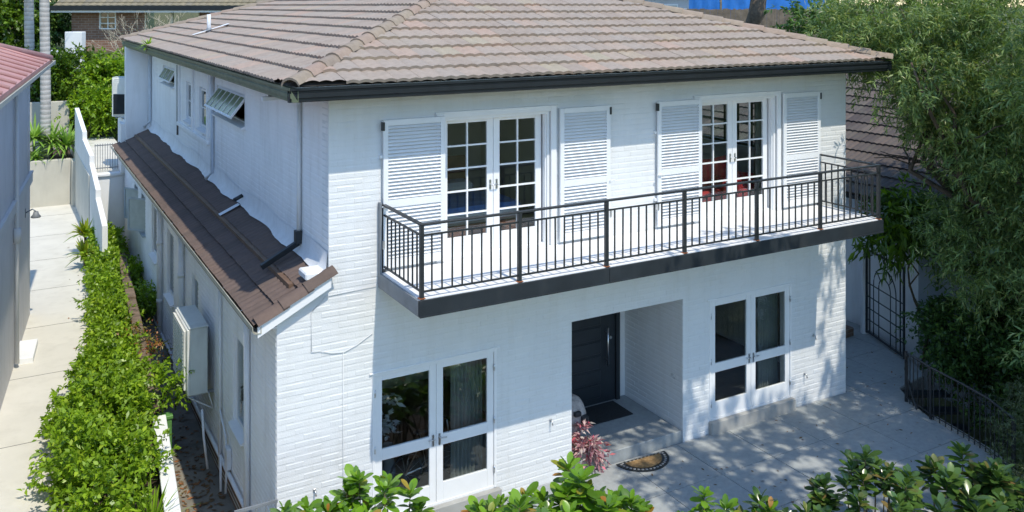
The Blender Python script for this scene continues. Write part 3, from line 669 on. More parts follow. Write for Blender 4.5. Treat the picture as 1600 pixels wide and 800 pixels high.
for y0_, y1_ in ((8.72, 8.9), (10.6, 10.8), (12.6, 12.78)): hp(MB().bbox(XU-.05, XU+.02, y0_, y1_, 4.85, 6.45, .01), 'window_pier', M_SIDE)
hp(MB().bbox(XU-.07, XU+.02, 8.7, 12.8, 4.78, 4.88, .01), 'window_ledge', M_SIDE)
# right hand window seen through the upper room
wf = MB().box(XR-.16, XR-.1, 1.6, 1.66, 4.75, 6.3).box(XR-.16, XR-.1, 4.34, 4.4, 4.75, 6.3).box(XR-.16, XR-.1, 1.66, 4.34, 4.75, 4.81).box(XR-.16, XR-.1, 1.66, 4.34, 6.24, 6.3)
for k in range(1, 6): wf.box(XR-.15, XR-.11, 1.66+k*.447-.02, 1.66+k*.447+.02, 4.81, 6.24)
for z in (5.28, 5.76): wf.box(XR-.148, XR-.112, 1.66, 4.34, z-.02, z+.02)
f = hp(wf, 'window', M_GUT)
for k in range(6): hp(MB().box(XR-.132, XR-.128, 1.66+k*.447+.02, 1.66+(k+1)*.447-.02, 4.81, 6.24), 'pane', M_GLASS, f)
# pipes along the base of the left wall
hp(MB().tube([(-.05, .3, .02), (-.05, 17.5, .06)], .035, 8), 'base_pipe', M_PIPE)
hp(MB().tube([(-.30, 3.9, .78), (-.28, 3.85, .3), (-.22, 3.8, -.25)], .022, 8).tube([(-.05, 3.7, .9), (-.05, 3.1, .55), (-.06, 3.0, .2), (-.1, 2.9, -.3)], .02, 8).tube([(-.12, 3.2, .2), (-.16, 3.0, -.3)], .02, 8), 'waste_pipe', M_PIPE)
hp(MB().bbox(-.09, -.008, 2.85, 3.05, .1, .45, .01), 'pipe_box', M_PIPE)
#PART3
# ================================================================== GROUND, TERRACE, PATHS
def ter(y):
    t = min(1, max(0, (y-26.0)/7.5)); t = t*t*(3-2*t)
    return -1.25 + 7.0*t + max(0, y-33.5)*.012
gv = []; gf = []; gx = list(range(-300, 301, 20)); gy = [-300, -200, -120, -60, -30, -15, 0, 15, 25, 26, 27, 28, 29, 30, 31, 32, 33, 34, 40, 60, 100, 200, 320]
for y in gy:
    for x in gx: gv.append((x, y, ter(y)))
nx = len(gx)
for j in range(len(gy)-1):
    for i in range(nx-1): gf.append((j*nx+i, j*nx+i+1, (j+1)*nx+i+1, (j+1)*nx+i))
gm = MB(); gm.add(gv, gf, True); struct(build(gm, 'ground', M_GRASS))

# terrace: a slab outline with separate pavers on it
TER = [(0.1, -.02), (0.1, -1.15), (3.0, -1.75), (6.0, -2.6), (8.2, -3.5), (10.6, -4.3), (11.55, -3.75), (11.93, -3.05), (12.10, -2.4), (12.27, -1.66), (12.5, -1.1), (12.95, -.42), (14.0, -.25), (14.6, .6), (15.3, 2.3), (15.3, 9), (11.85, 9), (11.85, -.02)]
def slab(mb, poly, z0, z1):
    n = len(poly); mb.add([(x, y, z) for z in (z0, z1) for x, y in poly], [tuple(range(n))[::-1], tuple(range(n, 2*n))] + [(k, (k+1) % n, n+(k+1) % n, n+k) for k in range(n)]); return mb
terr = struct(build(slab(MB(), TER, -1.2, -.035), 'terrace', M_GROUT))
def clip_poly(poly, a, b, c):
    out = []
    for i in range(len(poly)):
        p, q = poly[i], poly[(i+1) % len(poly)]; dp = a*p[0]+b*p[1]-c; dq = a*q[0]+b*q[1]-c
        if dp >= 0: out.append(p)
        if dp*dq < 0: t = dp/(dp-dq); out.append((p[0]+t*(q[0]-p[0]), p[1]+t*(q[1]-p[1])))
    return out
PW = 1.2; gap = .006
for i in range(13):
    for j in range(-4, 8):
        x0, y0 = .1+i*PW, -.02+j*PW
        if i*PW > 15.4: continue
        p = TER
        for a, b, c in ((1, 0, x0+gap), (-1, 0, -(x0+PW-gap)), (0, 1, y0+gap), (0, -1, -(y0+PW-gap))):
            p = clip_poly(p, a, b, c)
            if len(p) < 3: break
        if len(p) < 3: continue
        ar = abs(sum(p[k][0]*p[(k+1) % len(p)][1]-p[(k+1) % len(p)][0]*p[k][1] for k in range(len(p))))/2
        if ar < .02: continue
        build(slab(MB(), p, -.034, rng.uniform(-.0015, .0015)), 'paver', M_PAVER, terr)
# kerb strip round the stair well
kerb = [(11.55, -3.75), (11.93, -3.05), (12.10, -2.4), (12.27, -1.66)]
km = MB()
for (a, b), (c, d) in zip(kerb[:-1], kerb[1:]):
    e = Vector((c-a, d-b, 0)); n = Vector((e.y, -e.x, 0)).normalized()*.13
    km.add([(a, b, -.6), (c, d, -.6), (c+n.x, d+n.y, -.6), (a+n.x, b+n.y, -.6), (a, b, .03), (c, d, .03), (c+n.x, d+n.y, .03), (a+n.x, b+n.y, .03)], [(4, 5, 6, 7), (0, 1, 5, 4), (2, 3, 7, 6), (0, 4, 7, 3), (1, 2, 6, 5)])
struct(build(km, 'terrace_kerb', M_STEP))
# stairs going down beside the terrace
stairs = struct(build(MB().box(12.3, 14.6, -3.4, -.3, -1.9, -1.24), 'stairs', M_CONC2))
ed_ = Vector((12.27-12.95, -1.66+.42, 0)).normalized(); eo = Vector((-ed_.y, ed_.x, 0))
if eo.x < 0: eo = -eo
for k in range(6):
    p = Vector((12.96, -.36, -.07-k*.17)) + ed_*(k*.40); q = [p, p+ed_*.27, p+ed_*.27+eo*1.0, p+eo*1.0]
    build(slab(MB(), [(v.x, v.y) for v in q], p.z-.05, p.z), 'tread', M_GUT, stairs)
# left side: pale path, passage beside the house, planting bed
PATH = [(-4.9, -6), (-2.35, -6), (-2.2, 2), (-1.75, 7.5), (-1.2, 14), (-.75, 25.1), (-3.2, 25.1), (-3.3, 12.2), (-2.9, 12.1), (-3.75, 4)]
path_o = struct(build(slab(MB(), PATH, -1, .50), 'concrete_path', M_CONC))
JOINTS = [-1.5, 1.6, 4.7, 7.8, 10.9, 14.0, 17.1, 20.2, 23.3]
for jy in JOINTS:
    q = clip_poly(clip_poly(PATH, 0, 1, jy-.007), 0, -1, -(jy+.007))
    if len(q) > 2: build(slab(MB(), q, .49, .504), 'expansion_joint', M_GROUT, path_o)
pm = MB(); pv = [(-6, -.75), (0, -.5), (4, -.42), (8, -.25), (13, .15), (18.5, .5)]
for k in range(len(pv)-1):
    (y0, z0), (y1, z1) = pv[k], pv[k+1]; a0, a1 = -1.2+.06*max(0, y0), -1.2+.06*max(0, y1)
    a0, a1 = min(a0, -.4), min(a1, -.4)
    pm.add([(a0, y0, z0), (.02, y0, z0), (.02, y1, z1), (a1, y1, z1), (a0, y0, -1.3), (a1, y1, -1.3)], [(0, 1, 2, 3), (0, 3, 5, 4)])
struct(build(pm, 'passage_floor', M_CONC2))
bed = MB(); bl = [(-6, -2.35, -1.45), (2, -2.2, -1.3), (4.6, -2.0, -.92), (7.5, -1.75, -.76), (14, -1.2, -.44), (18.5, -1.0, -.4)]
for (y0, a0, b0), (y1, a1, b1) in zip(bl[:-1], bl[1:]):
    bed.add([(a0, y0, .47), (b0, y0, .47), (b1, y1, .47), (a1, y1, .47), (b0, y0, -1), (b1, y1, -1)], [(0, 1, 2, 3), (1, 4, 5, 2)])
struct(build(bed, 'planting_bed', M_SOIL))
struct(build(slab(MB(), [(-3, -9), (11.5, -9), (10.4, -4.4), (8.2, -3.6), (6, -2.7), (3, -1.85), (.1, -1.2), (-.3, -1.2), (-1.3, -1.0)], -1.2, -.35), 'garden_bed', M_SOIL))
# scattered dry leaves in the passage
lt = MB(); r_ = random.Random(9)
def scatter(n, fx, m, name, size=(.03, .07)):
    lt = MB()
    for k in range(n):
        p = Vector(fx()); a = r_.uniform(0, 6.3); l = r_.uniform(*size); e = Vector((math.cos(a), math.sin(a), r_.uniform(-.3, .3)))*l; f = Vector((-math.sin(a), math.cos(a), r_.uniform(-.3, .3)))*l*.45
        lt.add([p-e, p+f*.9, p+e, p-f*.9], [(0, 1, 2, 3)])
    return stuff(tag(build(lt, name, m), 'dry brown leaves scattered on the passage floor beside the house', 'leaves'))
def pf():
    y = r_.triangular(-1, 9, 2.2); x = r_.uniform(-.75, -.08); z = np.interp(y, [q[0] for q in pv], [q[1] for q in pv])
    return x, y, z+.015
scatter(420, pf, L_LITTER, 'leaf_litter')

def tf():
    while True:
        x = r_.uniform(6, 14.5); y = r_.uniform(-3.6, 1.5)
        if (x < 11.8 and y > -.15) or y < -1.3-.3*(x-1) or (x > 12 and y < -.3+ (x-13)*.2): continue
        return x, y, .012
o = scatter(130, tf, L_LITTER, 'terrace_leaf_litter', (.015, .045)); o['label'] = 'small dry leaves dropped on the grey paved terrace'
def pth():
    y = r_.uniform(1, 24); return -2.3+.06*y+r_.triangular(-.5, .35, .3), y, .512
o = scatter(110, pth, L_LITTER, 'path_leaf_litter', (.02, .05)); o['label'] = 'small dry leaves dropped on the pale concrete path'
# ================================================================== WALLS, SLEEPERS, REAR YARD
w = MB(); 
Mw = Matrix.Translation((-1.40, .2, 0)) @ Matrix.Rotation(-math.atan(.088), 4, 'Z')
low = thing('garden_wall', 'low white capped garden wall between the hedge and the side passage', 'wall', (-1.4, .2, 0), -math.atan(.088))
build(MB().box(-.02, .15, -4.2, 3.9, -.9, .66), 'wall_body', M_WHITEW, low)
for a, b in ((-4.2, -1.6), (-1.594, 1.0), (1.006, 3.95)): build(MB().bbox(-.045, .175, a, b, .66, .74, .008), 'coping', M_WHITEW, low)
M_GREEN = mat('green_plastic', (.10, .25, .06), .5, .15, 4)
tag(build(MB().bbox(-1.06, -.76, 4.22, 4.36, -.3, .62, .01).bbox(-1.08, -.74, 4.20, 4.38, .60, .66, .008), 'green_panel', M_GREEN), 'green plastic panel at the end of the low white wall', 'panel')
sp = [(-1.0, 4.6), (-.90, 6.6), (-.79, 8.7), (-.68, 10.8), (-.57, 12.9), (-.46, 15.2)]
for k, ((x0, y0), (x1, y1)) in enumerate(zip(sp[:-1], sp[1:])):
    names = ['nearest the green panel', 'second from the green panel', 'middle one of the row', 'second from the far end', 'at the far end by the white wall']
    d = Vector((x1-x0, y1-y0, 0)); a = math.atan2(d.y, d.x)
    tag(build(MB().bbox(0, d.length-.04, -.11, .11, -.12, .14, .015), 'timber_sleeper', M_WOOD, loc=(x0, y0, .70+.03*k), rot=(rng.uniform(-.05, .05), rng.uniform(-.03, .03), a)), 'weathered timber sleeper edging the hedge bed, '+names[k], 'sleeper', 'sleepers edging the hedge bed')
# stepped white wall climbing to the back
zz = thing('stepped_wall', 'white stepped garden wall climbing towards the rear yard beside the palms', 'wall', (-.95, 14.5, .4))
def zwall(pts, z0):
    for (x0, y0, h0), (x1, y1, h1) in zip(pts[:-1], pts[1:]):
        n = Vector((y1-y0, -(x1-x0), 0)).normalized()*.14
        o = Vector((-.95, 14.5, .4))
        V = [Vector(p)-o for p in ((x0, y0, z0), (x1, y1, z0), (x1+n.x, y1+n.y, z0), (x0+n.x, y0+n.y, z0), (x0, y0, h0), (x1, y1, h1), (x1+n.x, y1+n.y, h1), (x0+n.x, y0+n.y, h0))]
        build(MB().add(V, [(4, 5, 6, 7), (0, 1, 5, 4), (1, 2, 6, 5), (2, 3, 7, 6), (3, 0, 4, 7)]), 'wall_panel', M_WHITEW, zz)
zwall([(-1.02, 14.2, 1.95), (-1.0, 16.4, 2.3)], .2); zwall([(-1.0, 16.4, 2.55), (-.98, 18.8, 2.95)], .2); zwall([(-.98, 18.8, 3.2), (-1.0, 21.4, 3.4)], .2); zwall([(-1.0, 21.4, 3.65), (-1.02, 24.8, 4.15)], .2)
# rear retaining wall at the end of the path with planter
ret = thing('retaining_wall', 'beige rendered retaining wall closing the end of the pale path', 'wall', (-2, 25, .5))
build(MB().bbox(-1.8, .86, .0, .25, -1.2, 1.72, .02).bbox(.86, 1.25, -.5, .25, -1.2, 1.70, .02), 'wall_body', M_REND, ret)
struct(build(MB().box(-4, -.8, 25.25, 28.2, .2, 2.15), 'planter_soil', M_SOIL))
tag(build(MB().bbox(-5, -1.0, 28.2, 28.45, .5, 4.1, .02), 'rear_retaining_wall', M_REND), 'tall beige retaining wall behind the spiky plants and the palm', 'wall')
# yard steps: upper paved level between the stepped wall and the house
yard = struct(build(MB().box(-1.02, .55, 18.6, 27.5, .2, 2.62), 'rear_yard', M_CONC))
tag(build(MB().box(-.78, .0, 18.35, 18.6, .2, 2.60).bbox(-.85, .02, 18.28, 18.62, 2.60, 2.68, .01), 'yard_wall', M_WHITEW), 'short white wall under the small metal gate at the back of the passage', 'wall')
tag(build(MB().bbox(-.12, .0, 18.2, 18.9, 2.68, 4.25, .01), 'wall_pier', M_WHITEW), 'tall white pier at the far end of the lean-to roof', 'pier')
gt = thing('metal_gate', 'small grey metal gate at the back of the side passage', 'gate', (-.84, 18.75, 2.68))
for zz_ in (.12, .85): build(MB().box(0, .7, -.015, .015, zz_-.015, zz_+.015), 'rail', M_FASC2, gt)
bme = MB().box(-.008, .008, -.008, .008, .05, .9).mesh('bar'); bme.materials.append(M_FASC2)
for k in range(10): link('bar', bme, None, gt, loc=(.02+k*.073, 0, 0))
struct(build(MB().box(.03, .75, 18.35, 20.5, .2, 4.3), 'air_conditioner_plinth', M_WHITEW))

fg = thing('passage_gate', 'thin grey metal gate across the front of the side passage', 'gate', (-.62, -.12, -.5))
for z in (.12, 1.5): build(MB().box(0, .6, -.012, .012, z-.02, z+.02), 'rail', M_FASC2, fg)
bme2 = MB().box(-.007, .007, -.007, .007, .12, 1.5).mesh('bar'); bme2.materials.append(M_FASC2)
for k in range(5): link('bar', bme2, None, fg, loc=(.02+k*.14, 0, 0))
# ================================================================== AIR CONDITIONERS
def ac_unit(name, label, loc, rz, w, h, d, front=M_AC, side=M_AC2, grille=True):
    """front faces local -x"""
    t = thing(name, label, 'air conditioner', loc, rz, 'outdoor air conditioner units')
    build(MB().bbox(0, d, -w/2, w/2, 0, h, .02), 'cabinet', side, t)
    fp = build(MB().bbox(-.035, .012, -w/2-.008, w/2+.008, .01, h-.01, .012), 'front_panel', front, t)
    build(MB().bbox(-.075, -.036, -w/2+.10, w/2-.04, .08, h-.05, .012), 'grille_panel', front, t)
    build(MB().bbox(-.01, d+.01, -w/2-.012, w/2+.012, h-.005, h+.02, .008), 'top_cover', side, t)
    if grille:
        for k in range(int(h/.07)): build(MB().box(-.086, -.0765, -w/2+.14, w/2-.08, .12+k*.065, .145+k*.065), 'grille_slat', front, t)
    for s in (-1, 1): build(MB().box(.02, d+.12, s*w*.38-.02, s*w*.38+.02, -.05, -.004), 'foot', M_FASC2, t)
    return t
a1 = ac_unit('air_conditioner', 'tall cream air conditioner unit bracketed to the side wall of the house', (-.47, 4.85, .93), 0, 1.3, 1.22, .33)
build(MB().tube([(.0, -.5, -.04), (.36, -.5, -.04), (.45, -.5, -.35)], .018, 6).tube([(.0, -.5, -.06), (.45, -.5, -.36)], .014, 6).tube([(.0, .5, -.04), (.36, .5, -.04), (.45, .5, -.35)], .018, 6), 'bracket', M_PIPE, a1)
a2 = ac_unit('air_conditioner', 'white air conditioner unit standing behind the rear end of the lean-to roof', (.12, 19.1, 4.36), R(62), .85, 1.28, .33)
build(MB().box(-.10, -.09, -.36, .36, .1, .75), 'fan_guard', M_GUT, a2)

# ================================================================== LEFT NEIGHBOUR (wall runs a little askew)
na = math.atan2(5.7, .627); nd = Vector((.627, 5.7, 0)).normalized(); nn = Vector((nd.y, -nd.x, 0))
n0 = Vector((-2.82, 12.0, 0))
nb = thing('neighbour_house', 'mauve grey rendered neighbour house with faded red roof at the left edge', 'house', n0, math.atan2(nd.y, nd.x))
# local x runs along the wall (negative towards the camera), local y = left of it, away from the path
NOP = [(-3.3, -2.35, .3, 2.55)]
build(wall(lambda a, d, z: (a, d, z), -20, 0, -1, 6.62, NOP, .3).box(-.3, 0, .3, 8, -1, 6.62), 'wall', M_NEIGH, nb)
build(MB().bbox(-20, .03, -.06, -.002, 3.72, 3.95, .01).bbox(-20, .04, -.075, -.002, 3.95, 3.99, .004), 'string_course', M_NEIGH2, nb)
dr = build(MB().box(-3.3, -2.35, .16, .2, .3, 2.55), 'side_door', M_NEIGH2, nb)
build(MB().box(-3.3, -3.22, .05, .15, .3, 2.55).box(-2.43, -2.35, .05, .15, .3, 2.55).box(-3.22, -2.43, .05, .15, 2.47, 2.55), 'door_frame', M_NEIGH2, dr)
build(MB().tube([(-3.12, .16, 1.2), (-3.12, .10, 1.2), (-3.02, .10, 1.2)], .012, 6), 'door_handle', M_STEEL, dr)
build(MB().bbox(-3.4, -2.25, -.35, .12, .45, .62, .01), 'door_step', M_WHITEW, dr)
build(MB().tube([(-3.6, -.07, 6.5), (-3.6, -.07, .6)], .045, 8).tube([(-3.6, -.07, 3.1), (-3.6, -.07, 3.4)], .075, 8), 'downpipe', M_NEIGH2, nb)
build(MB().tube([(-.55, -.005, 6.5), (-.55, -.005, 4.0)], .012, 6), 'wall_joint', M_NEIGH2, nb)
lp = build(MB().lathe([(.0, .12), (.05, .12), (.07, .05), (.11, 0), (.1, -.02), (0, -.02)], (-1.15, -.22, 3.1), 14), 'wall_lamp', M_FASC2, nb)
build(MB().tube([(-1.15, 0, 3.2), (-1.15, -.15, 3.28), (-1.15, -.22, 3.22)], .016, 6).bbox(-1.21, -1.09, -.012, .0, 3.1, 3.3, .004), 'lamp_arm', M_FASC2, lp)
OV = .42; rz0 = 6.66; RP = math.tan(R(19))
rf = build(MB().add([(OV, -OV, rz0), (-20, -OV, rz0), (-20, 4, rz0+4.5*RP), (OV-4.5, 4, rz0+4.5*RP), (OV, 8.5, rz0), (OV, -OV, rz0-.08), (-20, -OV, rz0-.08), (OV, 8.5, rz0-.08)], [(0, 3, 2, 1), (0, 4, 3), (0, 1, 6, 5), (0, 5, 7, 4)]), 'roof', M_PINK, nb)
# ribs of the red roof
for k in range(12):
    a = OV-.15-k*.95; top = min(4.5, OV-a) if OV-a < 4.5 else 4.5
    if top < .2: continue
    build(MB().tube([(a, -OV, rz0+.02), (a, -OV+top, rz0+top*RP+.02)], .035, 6), 'roof_rib', M_PINK, rf)
for k in range(4):
    b = -OV+.3+k*.95; 
    build(MB().tube([(OV, b, rz0+.02), (OV-min(4.5, b+OV), b, rz0+min(4.5, b+OV)*RP+.02)], .035, 6), 'roof_rib', M_PINK, rf)
build(MB().tube([(OV, -OV, rz0+.03), (OV-4.5, 4, rz0+4.5*RP+.03)], .09, 8), 'hip_cap', M_PINK, rf)
build(MB().sweep(GP2, (-20, -OV+.02, rz0-.13), (OV+.1, -OV+.02, rz0-.13), (0, -1, 0)).box(-20, OV, -OV, 0, rz0-.12, rz0-.09), 'gutter', M_REND, nb)
build(MB().sweep(GP2, (OV-.02, -OV-.1, rz0-.13), (OV-.02, 8.5, rz0-.13), (1, 0, 0)).box(0, OV-.01, -OV, 8.5, rz0-.12, rz0-.091), 'gutter', M_REND, nb)

# ================================================================== REAR BRICK HOUSE
ba = -.49
bh = thing('brick_house', 'single storey orange brown brick house behind the rear garden', 'house', (-.45, 36.0, 5.0), ba)
BOPS = [(1.35, 2.15, 1.85, 2.72), (3.55, 6.2, 1.2, 2.72)]
build(wall(lambda a, d, z: (a, d, z), 0, 13, -.5, 2.9, BOPS, .25).box(0, .25, .25, 8, -.5, 2.9), 'wall', M_BRICKH, bh)
def bwin(x0, x1, z0, z1, cols, rows, m):
    f = MB().box(x0, x0+.05, -.03, .08, z0, z1).box(x1-.05, x1, -.03, .08, z0, z1).box(x0+.05, x1-.05, -.03, .08, z0, z0+.06).box(x0+.05, x1-.05, -.03, .08, z1-.05, z1)
    for c in range(1, cols): q = x0+(x1-x0)*c/cols; f.box(q-.02, q+.02, 0, .06, z0+.06, z1-.05)
    for r in range(1, rows): q = z0+(z1-z0)*r/rows; f.box(x0+.05, x1-.05, .001, .059, q-.02, q+.02)
    w_ = build(f, 'window', m, bh)
    for c in range(cols):
        for r in range(rows): build(MB().box(x0+(x1-x0)*c/cols+.02, x0+(x1-x0)*(c+1)/cols-.02, .03, .04, z0+(z1-z0)*r/rows+.02, z0+(z1-z0)*(r+1)/rows-.02), 'pane', M_GLASS2, w_)
M_CREAM = mat('cream_window_trim', (.62, .60, .48), .6, .05, 3)
bwin(1.35, 2.15, 1.85, 2.72, 2, 3, M_TRIM); bwin(3.55, 4.85, 1.2, 2.72, 1, 1, M_CREAM); bwin(4.86, 6.2, 1.2, 2.72, 1, 1, M_CREAM)
M_TAN = mat_pieces('tan_roof_tile', [(0, (.22, .19, .125)), (.5, (.26, .225, .15)), (1, (.20, .18, .135))], .9, 30, .3, spots=(.16, .15, .13))
rb = build(MB().add([(-.6, -.6, 2.98), (13.6, -.6, 2.98), (13.6, 4.2, 5.1), (-.6, 4.2, 5.1), (13.6, 9, 2.98), (-.6, 9, 2.98)], [(0, 1, 2, 3), (3, 2, 4, 5)]), 'roof', M_UNDER, bh)
tb = MB(); Lr = math.hypot(4.8, 2.12); ur = Vector((0, 4.8, 2.12)).normalized(); un = Vector((0, -2.12, 4.8)).normalized()
for r in range(13):
    for c in range(43):
        p = Vector((-.6+c*.33, -.6, 2.98)) + ur*(r*.4); q = []
        for da, s, hh in ((0, -.03, .05), (.16, -.03, .075), (.32, -.03, .05), (.32, .41, .01), (.16, .41, .035), (0, .41, .01)): q.append(p+Vector((da, 0, 0))+ur*s+un*hh)
        tb.add(q+[q[0]-un*.04, q[1]-un*.04, q[2]-un*.04], [(0, 1, 4, 5), (1, 2, 3, 4), (6, 7, 1, 0), (7, 8, 2, 1)])
stuff(build(tb, 'roof_tiles', M_TAN, rb))
build(MB().box(-.7, 13.6, -.72, -.6, 2.78, 3.0), 'gutter', M_GUT, bh); build(MB().box(-.7, 13.6, -.6, .0, 2.70, 2.775).box(-.7, 13.6, -.64, -.6, 2.68, 2.779), 'soffit', M_TRIM, bh)
tag(build(MB().bbox(0, 1.0, -.1, .1, -2, .45, .02).bbox(1.0, 1.75, -.2, .25, -2, 1.28, .02), 'garden_wall', M_WHITEW, loc=(-1.75, 32.9, 5.55), rot=(0, 0, ba)), 'white garden wall and pier beside the brick house', 'wall')

# ================================================================== RIGHT NEIGHBOUR ROOF
ra = R(-1.5); rd = Vector((math.sin(ra), math.cos(ra), 0)); rn = Vector((math.cos(ra), -math.sin(ra), 0))
ro = Vector((14.95, 1.2, 0)) - rd*8.0
rh = thing('tiled_neighbour_house', 'neighbouring house with dark lichen spotted tile roof behind the tree', 'house', (ro.x, ro.y, 0))
LR, SR = 22.0, 7.0; pr = R(26); ru = rn*math.cos(pr)+Vector((0, 0, math.sin(pr)))
z_e = 3.35
c0 = Vector((0, 0, z_e)); c1 = c0+rd*LR; c2 = c1+ru*SR; c3 = c0+ru*SR; dn = rn*2*SR*math.cos(pr)
rr = build(MB().add([c0, c1, c2, c3, c0+dn, c1+dn], [(0, 1, 2, 3), (3, 2, 5, 4)]), 'roof', M_UNDER, rh)
inst = []
roof_face(c1, -rd, ru, LR, SR, [(0, 0, 1, 0), (LR, 0, -1, 0), (0, 0, 0, 1), (0, SR, 0, -1)], M_TILE3, .36, .44, rr, lambda P: seen(P+ro), inst)
place_tiles(inst, 220, rr, M_TILE3, 'roof_tiles')
wv = [c0+rn*.5, c1+rn*.5]; 
build(MB().add([wv[0]-Vector((0, 0, 4.4)), wv[1]-Vector((0, 0, 4.4)), wv[1], wv[0]], [(0, 1, 2, 3)]).add([wv[0]-Vector((0, 0, 4.4)), wv[0]+rn*8-Vector((0, 0, 4.4)), wv[0]+rn*8, wv[0]], [(0, 1, 2, 3)]), 'wall', M_SIDE, rh)
build(MB().sweep(GP2, c0-Vector((0, 0, .1)), c1-Vector((0, 0, .1)), -rn), 'gutter', M_GUT, rh)

# ================================================================== IRON GATE, STAIR RAIL
gd = Vector((14.05-14.94, -.05-2.05, 0)); gl_ = gd.length; ga = math.atan2(gd.y, gd.x)
gate = thing('iron_garden_gate', 'black iron garden gate with an arched pattern beside the house corner', 'gate', (14.94, 2.05, 0), ga)
GW = 1.75
fr = MB().box(.05, .09, -.02, .02, .05, 2.1).box(GW-.04, GW, -.02, .02, .05, 2.1).box(.09, GW-.04, -.02, .02, 2.06, 2.1).box(.09, GW-.04, -.02, .02, .08, .12)
build(fr, 'frame', M_IRON, gate)
for x in (.22, GW-.17): build(MB().box(x-.012, x+.012, -.012, .012, .12, 2.06), 'bar', M_IRON, gate)
mx = (.05+GW)/2
for rad in (.5, .26):
    z0 = 1.32
    pts = [(mx-rad, 0, .12)] + [(mx-rad*math.cos(math.pi*k/16), 0, z0+rad*math.sin(math.pi*k/16)) for k in range(17)] + [(mx+rad, 0, .12)]
    build(MB().tube(pts, .013, 6), 'arch_bar', M_IRON, gate)
for z in (.4, .68, .96, 1.28): build(MB().box(.09, GW-.04, -.010, .010, z-.01, z+.01), 'cross_bar', M_IRON, gate)
build(MB().tube([(mx, 0, 1.82), (mx, 0, 2.06)], .012, 6), 'bar', M_IRON, gate)
for th in (45, 90, 135):
    c_, s_ = math.cos(R(th)), math.sin(R(th)); build(MB().tube([(mx-.26*c_, 0, 1.32+.26*s_), (mx-.5*c_, 0, 1.32+.5*s_)], .012, 6), 'spoke', M_IRON, gate)
tag(build(MB().bbox(-.09, .03, -.08, .08, -.1, 2.2, .006), 'gate_post', M_PIPE, loc=(14.94, 2.05, 0), rot=(0, 0, ga)), 'white post carrying the black iron gate', 'post')
M_FENCEG = mat('grey_panel_fence', (.33, .37, .39), .7, .12, 2, dirt=(.2, .2, .2), dirtamt=.3)
tag(build(MB().bbox(-.05, 2.9, .9, .95, -.2, 2.25, .01), 'panel_fence', M_FENCEG, loc=(14.94, 2.05, 0), rot=(0, 0, ga)), 'grey panel fence behind the black iron gate', 'fence')
tag(build(MB().bbox(0, .9, 0, .42, -.1, .2, .02), 'brick_step', M_BRICKBASE, loc=(13.7, 2.0, 0), rot=(0, 0, .1)), 'low brown brick step at the foot of the gate post', 'step')
rail = thing('stair_railing', 'black iron railing with curved handrail along the terrace edge', 'railing', (12.27, -1.62, 0))
o_ = Vector((12.27, -1.62, 0))
kp = [Vector((x, y, 0)) for x, y in ((12.50, -.92), (12.46, -1.0), (12.40, -1.2), (12.24, -1.66), (12.08, -2.4), (11.90, -3.05), (11.52, -3.75))]
build(MB().tube([p-o_+Vector((0, 0, 1.0 if k else .86)) for k, p in enumerate(kp)], .022, 8), 'handrail', M_IRON, rail)
build(MB().tube([p-o_+Vector((0, 0, .10)) for k, p in enumerate(kp)], .012, 6), 'bottom_rail', M_IRON, rail)
bar_me = MB().box(-.008, .008, -.008, .008, .0, .98).mesh('baluster'); bar_me.materials.append(M_IRON)
for a, b in zip(kp[:-1], kp[1:]):
    n = max(2, int((b-a).length/.13))
    for k in range(n): link('baluster', bar_me, None, rail, loc=a+(b-a)*((k+.5)/n)-o_+Vector((0, 0, .02)))
for p in (kp[3], kp[0], kp[6]): build(MB().box(-.02, .02, -.02, .02, 0, 1.02), 'post', M_IRON, rail, loc=p-o_)
q = kp[0]-o_
build(MB().tube([q+Vector((0, 0, .86)), q+Vector((-.10, -.05, .70)), q+Vector((-.06, -.1, .45)), q+Vector((-.2, -.3, .25)), q+Vector((-.35, -.5, .12))], .018, 6), 'scroll', M_IRON, rail)

# ================================================================== SMALL THINGS BY THE DOORS
mt = thing('half_round_doormat', 'half round coir doormat with black scroll border on the terrace', 'doormat', (6.42, -.10, .004), R(-2))
def half(r0, z0, z1, n=28, k=.9):
    mb = MB(); p = [(r0*math.cos(math.pi*i/n), -k*r0*math.sin(math.pi*i/n)) for i in range(n+1)]; return slab(mb, p, z0, z1)
build(half(.52, 0, .012), 'rubber_base', M_IRON, mt)
M_COIR = mat('coir', (.30, .19, .085), .95, .35, 14, .8, 60, dirt=(.08, .06, .04), dirtscale=(2, 2, 2), dirtamt=.7)
build(MB().add([(x, y-.055, z) for z in (.012, .024) for x, y in [(.36*math.cos(math.pi*i/24), -.30*math.sin(math.pi*i/24)) for i in range(25)]], [tuple(range(25, 50))]+[(i, i+1, i+26, i+25) for i in range(24)]), 'coir_pad', M_COIR, mt)
M_MATW = mat('mat_scroll_holes', (.34, .34, .33), .8, .1, 8)
for i in range(19):
    th = math.pi*(i+.5)/19; c = Vector((.445*math.cos(th), -.02-.385*math.sin(th), 0))
    build(MB().lathe([(.0, .0135), (.026, .0135), (.026, .0125)], c, 8), 'scroll', M_MATW, mt)
for i in range(11): build(MB().lathe([(.0, .0135), (.02, .0135), (.02, .0125)], (-.4+i*.08, -.03, 0), 8), 'scroll', M_MATW, mt)
M_BMAT = mat('black_mat', (.022, .025, .028), .95, .3, 30, .6, 120)
tag(build(MB().bbox(5.75, 7.08, .98, 1.64, .203, .218, .004), 'entrance_mat', M_BMAT), 'black rectangular mat in front of the charcoal door', 'mat')
